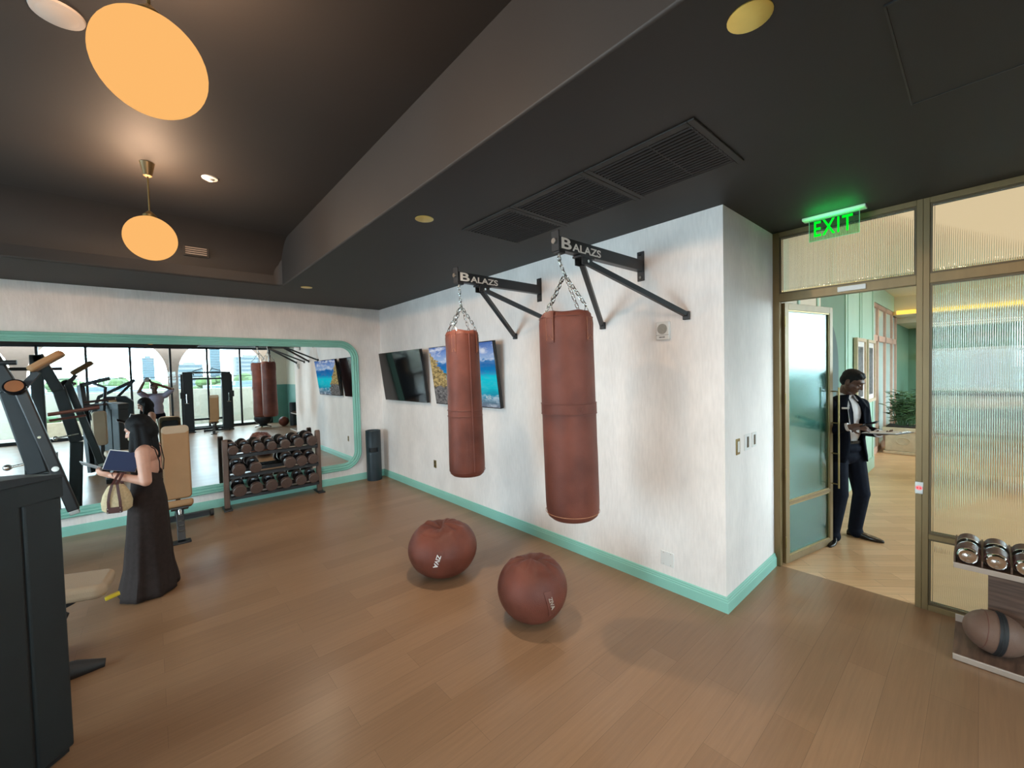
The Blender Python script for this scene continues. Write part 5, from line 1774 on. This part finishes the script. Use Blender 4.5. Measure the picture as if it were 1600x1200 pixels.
# trousers
b = MB()
b.ell((-0.002, 0, 0.985), (0.131, 0.174, 0.085))
b.ell((-0.01, 0, 0.90), (0.125, 0.172, 0.10))
limb(b, mRH, mRK, mRA + V((-0.01, 0, -0.005)), (0.098, 0.075, 0.074, 0.062))
limb(b, mLH, mLK, mLA + V((-0.01, 0, -0.005)), (0.098, 0.075, 0.074, 0.062))
for a_ in (mRA, mLA):
    b.cap(a_ + V((-0.01, 0, 0.0)), a_ + V((0.005, 0, -0.035)), 0.062, 0.064)
blob('trousers', b, M['trousers'], MA, 0.009, 4)
for an, ang in ((mRA, -0.92), (mLA, 0.50)):
    fx = V((math.cos(ang), math.sin(ang), 0))
    fy = V((-fx.y, fx.x, 0))
    rg = []
    base = V((an.x, an.y, 0)) - fx * 0.075
    for x, w, h_ in ((0.0, 0.022, 0.05), (0.015, 0.034, 0.085), (0.06, 0.038, 0.095), (0.10, 0.038, 0.085), (0.14, 0.040, 0.062), (0.18, 0.046, 0.050), (0.23, 0.044, 0.042), (0.27, 0.034, 0.034), (0.30, 0.018, 0.026), (0.308, 0.006, 0.018)):
        rg.append([base + fx * x + fy * w * math.copysign(abs(math.cos(2 * PI * j / 24)) ** 0.7, math.cos(2 * PI * j / 24)) + V((0, 0, max(0.0, h_ / 2 + h_ / 2 * math.copysign(abs(math.sin(2 * PI * j / 24)) ** 0.7, math.sin(2 * PI * j / 24))))) for j in range(24)])
    obj('shoe', MB().rings(rg), M['shoe'], MA)
# shirt front with collar
b = MB()
b.ell((0.010, 0, 1.34), (0.112, 0.140, 0.17))
b.ell((0.012, 0, 1.16), (0.108, 0.135, 0.16))
b.ell((0.004, 0, 1.02), (0.105, 0.140, 0.07))
b.cap((0.0, -0.09, 1.455), (0, 0.09, 1.455), 0.05, 0.05)
b.cap((-0.02, 0, 1.49), (-0.005, 0, 1.535), 0.070, 0.066)
blob('shirt', b, M['shirt'], MA, 0.009, 3)
for s in (-1, 1):
    cl = [V((-0.065, s * 0.030, 1.565)), V((0.0, s * 0.070, 1.555)), V((0.070, s * 0.030, 1.520)), V((0.095, s * 0.050, 1.465)), V((0.050, s * 0.085, 1.490)), V((-0.02, s * 0.085, 1.530))]
    mb = MB()
    mb._add([tuple(p) for p in cl] + [tuple(p + V((0.004, s * 0.004, 0.003))) for p in cl], [(0, 1, 2, 3, 4, 5), (11, 10, 9, 8, 7, 6)] + [(i, (i + 1) % 6, (i + 1) % 6 + 6, i + 6) for i in range(6)])
    obj('collar', mb, M['shirt'], MA, smooth=False)
obj('belt', MB().rings([[V((-0.002 + 0.124 * math.cos(2 * PI * j / 36), 0.166 * math.sin(2 * PI * j / 36), z)) for j in range(36)] for z in (1.035, 1.065)], cap=False), M['shoe'], MA)
# jacket: open at the front, sleeves to the wrists
tab = [(1.515, 0.075, 0.085, 0.34), (1.48, 0.105, 0.160, 0.44), (1.42, 0.126, 0.205, 0.50), (1.32, 0.138, 0.200, 0.50), (1.20, 0.134, 0.180, 0.46), (1.08, 0.132, 0.170, 0.42), (0.98, 0.142, 0.182, 0.46), (0.90, 0.150, 0.192, 0.56), (0.845, 0.152, 0.194, 0.68)]
rg = []
for z, rx, ry, gap in tab:
    row = []
    for j in range(41):
        a = gap + (2 * PI - 2 * gap) * j / 40
        row.append(V((rx * math.cos(a) * (1.02 if abs(a - PI) > 2.3 else 1), ry * math.sin(a), z + (0.018 * math.cos(a) if z > 1.5 else 0))))
    rg.append(row)
jk = obj('jacket', MB().rings(rg, close=False, cap=False), M['suit'], MA)
sm = jk.modifiers.new('thickness', 'SOLIDIFY')
sm.thickness = 0.012
sm.offset = 1
for S_, E_, W_ in ((mRS, mRE, mRW), (mLS, mLE, mLW)):
    b = MB()
    b.cap(S_ + V((0, 0, -0.005)), E_, 0.072, 0.060)
    b.cap(E_, E_ + (W_ - E_) * 0.86, 0.060, 0.046)
    b.ell(S_ + V((0, -math.copysign(0.02, S_.y), 0.0)), (0.080, 0.075, 0.070))
    blob('sleeve', b, M['suit'], MA, 0.010, 4)
    d_ = (W_ - E_).normalized()
    obj('shirt_cuff', MB().tube([E_ + (W_ - E_) * 0.84, E_ + (W_ - E_) * 0.985], 0.041, 16), M['shirt'], MA)
for s in (-1, 1):
    lp = [V((0.085, s * 0.055, 1.505)), V((0.132, s * 0.085, 1.43)), V((0.148, s * 0.115, 1.38)), V((0.150, s * 0.078, 1.16)), V((0.150, s * 0.060, 1.18)), V((0.140, s * 0.058, 1.36)), V((0.110, s * 0.050, 1.45))]
    mb = MB()
    mb._add([tuple(p) for p in lp] + [tuple(p + V((0.010, s * 0.003, 0.0))) for p in lp], [tuple(range(7)), tuple(reversed(range(7, 14)))] + [(i, (i + 1) % 7, (i + 1) % 7 + 7, i + 7) for i in range(7)])
    obj('lapel', mb, M['suit'], MA, smooth=False)
obj('name_tag', MB().cbox((0.128, -0.128, 1.405), (0.006, 0.062, 0.018), (0, 0, -0.62)), M['paper'], MA, bevel=0.001)
MM = Matrix.Translation((5.47, 0.945, 0)) @ Matrix.Rotation(math.radians(-124), 4, 'Z')
t = thing('clipboard', 'flat clipboard with white papers held level by the suited man', 'clipboard', mtx=MM @ Matrix.Translation((0.365, 0.07, 1.178)) @ Euler((0.03, -0.10, 0.15)).to_matrix().to_4x4())
obj('board', MB().box(-0.16, 0.16, -0.115, 0.115, -0.003, 0.003), M['black'], t, bevel=0.003)
obj('papers', MB().box(-0.150, 0.140, -0.105, 0.105, 0.0031, 0.009), M['paper'], t, smooth=False)
obj('clip', MB().box(0.135, 0.155, -0.05, 0.05, 0.0091, 0.018), M['chrome'], t, bevel=0.003)
t = thing('mobile_phone', 'dark mobile phone in the right hand of the suited man', 'phone', mtx=MM @ Matrix.Translation((0.325, -0.075, 1.268)) @ Euler((0.2, -0.35, 0.35)).to_matrix().to_4x4())
obj('case', MB().box(-0.072, 0.072, -0.036, 0.036, -0.0045, 0.0045), M['black'], t, bevel=0.004)
obj('screen', MB().box(-0.067, 0.067, -0.032, 0.032, 0.0046, 0.0056), M['screen_off'], t, smooth=False)

# ---- photographer behind the camera, seen only in the mirror
PB = thing('person', 'photographer in lilac grey polo with raised arms, seen in the mirror', 'person', (0.10, -0.47, 0), math.radians(84))
b = MB()
HC = V((0.05, 0.02, 1.665))
Pp, Rp, _ = head(b, HC, (1, 0, -0.05), (0.05, 0, 1), 1.0)
b.cap(HC + V((-0.04, 0, -0.05)), (-0.02, 0, 1.47), 0.056, 0.060)
b.ell((0, 0, 1.30), (0.10, 0.155, 0.17))
b.ell((0, 0, 1.06), (0.095, 0.14, 0.17))
b.cap((0, -0.14, 1.44), (0, 0.14, 1.44), 0.05, 0.05)
iP = (Matrix.Translation((0.10, -0.47, 0)) @ Matrix.Rotation(math.radians(84), 4, 'Z')).inverted()
hr = iP @ (CAM + RT * 0.10 - FW * 0.075 + V((0, 0, -0.05)))
hl = iP @ (CAM - RT * 0.10 - FW * 0.075 + V((0, 0, -0.05)))
pRS, pLS = V((0.0, -0.20, 1.43)), V((0.0, 0.20, 1.43))
pRE, pLE = V((0.10, -0.36, 1.60)), V((0.16, 0.35, 1.56))
limb(b, pRS, pRE, hr, (0.050, 0.042, 0.040, 0.028))
limb(b, pLS, pLE, hl, (0.050, 0.042, 0.040, 0.028))
hand(b, hr, (0.15, 0.25, 0.95), (0.1, 1, 0), 1, 0.6, 0.95)
hand(b, hl, (0.15, -0.25, 0.95), (0.1, -1, 0), -1, 0.6, 0.95)
for s in (-1, 1):
    limb(b, (0, s * 0.10, 0.92), (0.02, s * 0.11, 0.50), (-0.02, s * 0.11, 0.09), (0.08, 0.055, 0.052, 0.038))
blob('body', b, M['skin_m'], PB, 0.0075, 4)
eyes(Pp, Rp, PB, 1.0)
h = MB().ell(Pp(-0.02, 0, 0.05), (0.098, 0.083, 0.083), Rp).ell(Pp(-0.045, 0, 0.0), (0.066, 0.076, 0.08), Rp)
blob('hair', h, M['hair'], PB, 0.008, 3)
b = MB()
b.ell((0, 0, 1.32), (0.125, 0.185, 0.18))
b.ell((0.005, 0, 1.10), (0.125, 0.17, 0.22))
b.ell((0, 0, 0.98), (0.135, 0.175, 0.12))
b.cap((0, -0.15, 1.44), (0, 0.15, 1.44), 0.065, 0.065)
for S_, E_ in ((pRS, pRE), (pLS, pLE)):
    b.cap(S_, S_ + (E_ - S_) * 0.85, 0.078, 0.066)
blob('polo_shirt', b, M['lilac'], PB, 0.010, 4)
b = MB()
b.ell((0, 0, 0.93), (0.128, 0.168, 0.12))
for s in (-1, 1):
    limb(b, (0, s * 0.10, 0.90), (0.02, s * 0.11, 0.50), (-0.02, s * 0.11, 0.06), (0.10, 0.075, 0.072, 0.060))
blob('trousers', b, M['suit'], PB, 0.010, 4)
for s in (-1, 1):
    obj('shoe', MB().ell((0.04, s * 0.11, 0.045), (0.15, 0.048, 0.042)).box(-0.09, 0.16, s * 0.11 - 0.035, s * 0.11 + 0.035, 0, 0.02), M['shoe'], PB)
mtx = Matrix((RT, UP, -FW)).transposed().to_4x4()
mtx.translation = CAM - FW * 0.012 - RT * 0.055
t = thing('mobile_phone', 'mobile phone held up at eye level by the photographer, seen in the mirror', 'phone', mtx=mtx)
obj('case', MB().box(-0.078, 0.078, -0.038, 0.038, -0.004, 0.004), M['phone'], t, bevel=0.003)
obj('lens_bump', MB().box(0.04, 0.07, -0.03, 0.03, -0.0105, -0.0045), M['gloss_black'], t, bevel=0.002)
# ------------------------------------------------------------------ lounge furniture
def leaf_plant(t, n, h, spread, lsize, m, z0=0.0, seed=1):
    rnd = random.Random(seed)
    mb, stem = MB(), MB()
    for i in range(n):
        a = rnd.uniform(0, 2 * PI)
        r0 = rnd.uniform(0, spread * 0.55)
        hh = h * rnd.uniform(0.55, 1.0)
        top = V((r0 * math.cos(a) * 1.3 + rnd.uniform(-1, 1) * spread * 0.3, r0 * math.sin(a) * 1.3 + rnd.uniform(-1, 1) * spread * 0.3, z0 + hh))
        base = V((r0 * math.cos(a) * 0.6, r0 * math.sin(a) * 0.6, z0))
        stem.tube([base, (base + top) / 2 + V((0, 0, 0.02)), top], [0.006, 0.005, 0.003], 5)
        for k in range(9):
            f = 0.25 + 0.75 * k / 8
            p = base.lerp(top, f)
            an = rnd.uniform(0, 2 * PI)
            d = V((math.cos(an), math.sin(an), rnd.uniform(-0.1, 0.7))).normalized()
            s = d.cross(V((0, 0, 1))).normalized()
            L = lsize * rnd.uniform(0.7, 1.2)
            up = s.cross(d) * 0.003
            pts = [p, p + d * L * 0.4 + s * L * 0.2, p + d * L + V((0, 0, -0.15 * L)), p + d * L * 0.4 - s * L * 0.2]
            mb._add([tuple(q + up) for q in pts] + [tuple(q - up) for q in pts], [(0, 1, 2, 3), (7, 6, 5, 4), (0, 4, 5, 1), (1, 5, 6, 2), (2, 6, 7, 3), (3, 7, 4, 0)])
    obj('foliage', mb, m, t, smooth=False)
    obj('stems', stem, m, t)


t = thing('planter', 'square cast stone planter with leafy green plant beyond the suited man', 'planter', (11.55, 1.03, 0))
obj('pot', MB().box(-0.30, 0.30, -0.30, 0.30, 0.0, 0.06).box(-0.27, 0.27, -0.27, 0.27, 0.06, 0.46).box(-0.31, 0.31, -0.31, 0.31, 0.46, 0.54), M['stone'], t, bevel=0.012)
obj('relief', MB().tube([(-0.281, 0.10 * math.cos(k * PI / 10), 0.27 + 0.07 * math.sin(k * PI / 10)) for k in range(20)], 0.010, 6, closed=True), M['stone'], t)
obj('soil', MB().box(-0.26, 0.26, -0.26, 0.26, 0.541, 0.56), M['soil'], t, smooth=False)
leaf_plant(t, 46, 0.68, 0.42, 0.17, M['leaf'], 0.56, 5)

for i, (x0, x1) in enumerate(((7.90, 8.64), (8.80, 9.52))):
    t = thing('framed_picture', ['framed grey photograph on mint wall, nearer the open door', 'framed grey photograph on mint wall, farther down the corridor'][i], 'picture', ((x0 + x1) / 2, 1.262, 1.72), 0, 'framed corridor pictures')
    hw_, hh = (x1 - x0) / 2, 0.52
    obj('frame', MB().box(-hw_, -hw_ + 0.05, -0.045, 0, -hh, hh).box(hw_ - 0.05, hw_, -0.045, 0, -hh, hh).box(-hw_ + 0.05, hw_ - 0.05, -0.045, 0, -hh, -hh + 0.05).box(-hw_ + 0.05, hw_ - 0.05, -0.045, 0, hh - 0.05, hh), M['stone'], t, bevel=0.003)
    obj('mount', MB().box(-hw_ + 0.05, hw_ - 0.05, -0.020, -0.001, -hh + 0.05, hh - 0.05), M['paper'], t, smooth=False)
    obj('photograph', MB().box(-hw_ + 0.15, hw_ - 0.15, -0.023, -0.0205, -hh + 0.13, hh - 0.13), M['photo'], t, smooth=False)

t = thing('wall_sconce', 'small glowing globe sconce on the far green lounge wall', 'sconce', (17.0, 1.12, 2.02))
obj('back_plate', MB().box(-0.03, 0, -0.05, 0.05, -0.1, 0.1), M['brass'], t, bevel=0.005)
obj('shade', MB().ell((-0.12, 0, 0.0), (0.09, 0.09, 0.10)), M['sconce_glow'], t)
obj('arm', MB().tube([(-0.03, 0, -0.05), (-0.12, 0, -0.08)], 0.01, 8), M['brass'], t)

t = thing('potted_plant', 'dark leafy plant in low pot behind the stone planter', 'plant', (15.3, 0.86, 0))
obj('pot', MB().lathe([(0.14, 0), (0.19, 0.3), (0.2, 0.62), (0.15, 0.62)], 24), M['stone'], t)
leaf_plant(t, 30, 0.75, 0.30, 0.18, M['dark_green'], 0.6, 9)

def armchair(loc, rz, m, label, group, w=0.8):
    t = thing('armchair', label, 'armchair', loc, rz, group)
    obj('seat', MB().box(-0.35, 0.36, -w / 2 + 0.12, w / 2 - 0.12, 0.18, 0.44), m, t, bevel=0.05, seg=3)
    obj('backrest', MB().cbox((-0.36, 0, 0.58), (0.16, w, 0.68), (0, -0.15, 0)), m, t, bevel=0.06, seg=3)
    for s in (-1, 1):
        obj('armrest', MB().box(-0.36, 0.34, s * w / 2 - 0.06, s * w / 2 + 0.06, 0.18, 0.60), m, t, bevel=0.05, seg=3)
        for x in (-0.3, 0.3):
            obj('leg', MB().tube([(x, s * (w / 2 - 0.08), 0.0), (x, s * (w / 2 - 0.08), 0.2)], [0.015, 0.024], 10), M['walnut'], t)
    return t


ac = armchair((13.9, 0.55, 0), PI, M['red_flower'], 'rust coloured armchair right behind the stone planter', 'lounge armchairs')
armchair((9.2, -0.25, 0), PI * 0.5, M['orange'], 'orange armchair in the lounge behind the fluted glass', 'lounge armchairs', 1.0)
armchair((9.4, -1.75, 0), PI * 0.6, M['pale_cloth'], 'pale armchair behind the fluted glass, right of the orange one', 'lounge armchairs', 1.0)
armchair((8.6, -3.3, 0), PI * 0.3, M['pale_cloth'], 'pale armchair deep in the lounge behind fluted glass', 'lounge armchairs', 1.0)
def sofa(loc, rz, m, label, w):
    t = thing('sofa', label, 'sofa', loc, rz, 'lounge sofas')
    obj('base', MB().box(-0.42, 0.42, -w / 2, w / 2, 0.08, 0.30), m, t, bevel=0.03)
    obj('backrest', MB().cbox((-0.40, 0, 0.56), (0.2, w, 0.62), (0, -0.12, 0)), m, t, bevel=0.06, seg=3)
    n = 3
    for i in range(n):
        y = -w / 2 + 0.14 + (w - 0.28) * (i + 0.5) / n
        obj('cushion', MB().cbox((0.06, y, 0.38), (0.68, (w - 0.3) / n, 0.16)), m, t, bevel=0.05, seg=3)
    for s in (-1, 1):
        obj('armrest', MB().box(-0.42, 0.42, s * w / 2 - 0.08, s * w / 2 + 0.08, 0.08, 0.62), m, t, bevel=0.05, seg=3)
    obj('feet', MB().box(-0.4, 0.4, -w / 2 + 0.05, -w / 2 + 0.1, 0, 0.08).box(-0.4, 0.4, w / 2 - 0.1, w / 2 - 0.05, 0, 0.08), M['walnut'], t)
sofa((12.4, -0.35, 0), PI, M['grey_cloth'], 'grey sofa in the lounge behind the orange armchairs', 2.3)
sofa((12.4, -3.4, 0), PI, M['grey_cloth'], 'grey sofa farther right in the lounge', 2.3)
t = thing('lounge_counter', 'long grey topped pale counter far inside the lounge', 'counter', (14.9, -2.3, 0))
obj('body', MB().box(-0.3, 0.3, -2.4, 2.4, 0.0, 1.0), M['pale_cloth'], t, bevel=0.01)
obj('top', MB().box(-0.36, 0.36, -2.5, 2.5, 1.0, 1.06), M['grey_cloth'], t, bevel=0.008)
t = thing('coffee_table', 'low round pale table in front of the grey lounge sofa', 'table', (10.9, -0.5, 0))
obj('tabletop', MB().lathe([(0.40, 0.40), (0.42, 0.41), (0.42, 0.435), (0.02, 0.44)], 36), M['pale_cloth'], t)
obj('pedestal', MB().lathe([(0.26, 0), (0.25, 0.02), (0.05, 0.05), (0.05, 0.40)], 28), M['black'], t)

# ------------------------------------------------------------------ terrace and the view, seen in the mirror
struct('floor_terrace', MB().box(-16, 16, -8.3, YW - 0.12, -0.2, -0.03), M['deck'], smooth=False)
pr_ = thing('terrace_parapet', 'cream terrace wall with glass screen and dark top rail outside the windows', 'parapet', (0, -7.6, 0))
obj('wall', MB().box(-16, 16, -0.12, 0.12, -0.03, 1.45), M['parapet'], pr_, bevel=0.01)
obj('top_rail', MB().box(-16, 16, -0.02, 0.02, 1.97, 2.0), M['slate'], pr_, smooth=False)
for i in range(13):
    x = -12 + i * 2.0
    obj('rail_post', MB().box(x - 0.02, x + 0.02, -0.02, 0.02, 1.45, 1.97), M['white'], pr_, smooth=False)
# arches
def arch_pts(x0, x1, z0, zs, ztop):
    return None
AX = [-10.8, -6.95, -3.10, 0.66, 3.80]
aw = MB()
TOP, SPR, RADX, RADZ = 3.7, 2.05, 0.95, 1.25
for i, x in enumerate(AX):
    aw.box(x - 0.15, x + 0.15, -0.14, 0.14, -0.03, SPR)
    for s in (-1, 1):
        if i == len(AX) - 1 and s == 1:
            aw.box(x, x + 0.45, -0.14, 0.14, SPR, TOP)
            continue
        far = (AX[i + s] + x) / 2 if i + s >= 0 else x - 1.9
        poly = [(x, SPR), (x, TOP), (far, TOP), (far, SPR + RADZ)]
        poly += [(x + s * (0.15 + RADX * (1 - math.cos(PI / 2 * k / 12))), SPR + RADZ * math.sin(PI / 2 * k / 12)) for k in range(12, -1, -1)]
        aw.prism(poly, -0.14, 0.14, Matrix(((1, 0, 0, 0), (0, 0, -1, 0), (0, 1, 0, 0), (0, 0, 0, 1))))
t = tag(obj('terrace_arcade', aw, M['peach'], smooth=False, loc=(0, -5.6, 0)), 'peach stucco arcade with rounded arches along the terrace outside', 'arcade')
t = thing('terrace_planter', 'low tan planter box with yellow flowers on the terrace, seen in mirror', 'planter', (-2.3, -6.9, -0.03))
obj('box', MB().box(-0.8, 0.8, -0.25, 0.25, 0, 0.5), M['stone'], t, bevel=0.01)
obj('flowers', MB().ell((-0.4, 0, 0.55), (0.3, 0.2, 0.18)).ell((0.25, 0, 0.55), (0.35, 0.2, 0.2)), M['leaf'], t)
t = tag(obj('ground', MB().box(-900, 900, -2200, -8.6, -9.3, -9.0), M['ground'], smooth=False), 'pale parking ground far below the terrace', 'ground')
t['kind'] = 'structure'
del t['label'], t['category']

rnd = random.Random(3)
tree0 = []
def tree(x, y, h, lab):
    t = thing('tree', lab, 'tree', (x, y, -9.0), rnd.uniform(0, 6), 'trees beyond the parking ground')
    s = h / 10.0
    mb = MB()
    r2 = random.Random(int(x * 7 + y))
    for k in range(26):
        a, rr = r2.uniform(0, 6.28), r2.uniform(0, 3.0) * s
        z = r2.uniform(4.2, 9.0) * s
        w = (1 - abs(z / s - 6.2) / 4.5)
        mb.ell((rr * w * 1.4 * math.cos(a), rr * w * 1.4 * math.sin(a), z), (r2.uniform(1.0, 1.7) * s, r2.uniform(1.0, 1.7) * s, r2.uniform(0.8, 1.3) * s), None, 10, 6)
    obj('crown', mb, M['tree'], t, smooth=False)
    obj('trunk', MB().tube([(0, 0, 0), (0.1, 0, 3 * s), (0, 0.1, 6 * s)], [0.35 * s, 0.25 * s, 0.15 * s], 8), M['bark'], t)
for i, (x, y, h) in enumerate([(-31, -95, 12.5), (-24, -105, 11.5), (-10.5, -88, 12.8), (-4.5, -80, 13.0), (0.5, -95, 12.2), (10, -92, 13.0), (17, -98, 13.4), (27, -90, 12.6), (29, -105, 12.0), (38, -110, 12.0)]):
    tree(x, y, h - 1.2, ['leftmost', 'second', 'third', 'fourth', 'fifth', 'sixth', 'seventh', 'eighth', 'ninth', 'rightmost'][i] + ' green tree beyond the parking ground, counted from the left in the mirror')
def building(name, lab, x, y, w, d, h, m, floors, glass=True):
    t = thing(name, lab, 'building', (x, y, -9.0))
    obj('facade', MB().box(-w / 2, w / 2, -d / 2, d / 2, 0, h), m, t, smooth=False)
    wn = MB()
    for f in range(floors):
        z = h * (f + 0.25) / floors
        wn.box(-w / 2 + w * 0.05, w / 2 - w * 0.05, d / 2 - 0.01, d / 2 + 0.15, z, z + h * 0.5 / floors)
    obj('window_bands', wn, M['facade_glass'], t, smooth=False)
    obj('roof_plant', MB().box(-w / 4, w / 5, -d / 4, d / 4, h, h * 1.06), m, t, smooth=False)
building('tower', 'slender pale blue glass tower on the skyline, left in the mirror view', -0.6, -620, 10.5, 12, 37, M['tower'], 14)
building('tower', 'blue glass tower on the skyline above the cable machine in the mirror', 60, -600, 10, 12, 48, M['tower'], 16)
building('apartment_block', 'wide pale block with blue windows on the skyline right of the mirror view', 92, -560, 36, 14, 36, M['facade'], 8)
building('apartment_block', 'pale tall block behind the punching bags in the mirror view', 128, -560, 14, 14, 42, M['facade'], 10)
building('office_block', 'low pale block on the skyline left of the mullion over the cable machine', 30, -500, 20, 12, 26, M['facade'], 6)
building('office_block', 'long low pale block among the trees at the left of the view', -80, -300, 40, 12, 15, M['facade'], 3)
for i, (x, w) in enumerate(((-44, 17), (-24, 15), (-5.5, 16), (14, 15), (34, 17))):
    building('low_block', 'low pale blue block above the terrace wall, ' + ['leftmost', 'second from left', 'middle', 'second from right', 'rightmost'][i] + ' of five', x, -66, w, 8, 9.6 + 0.25 * (i % 2), M['tower'], 4)
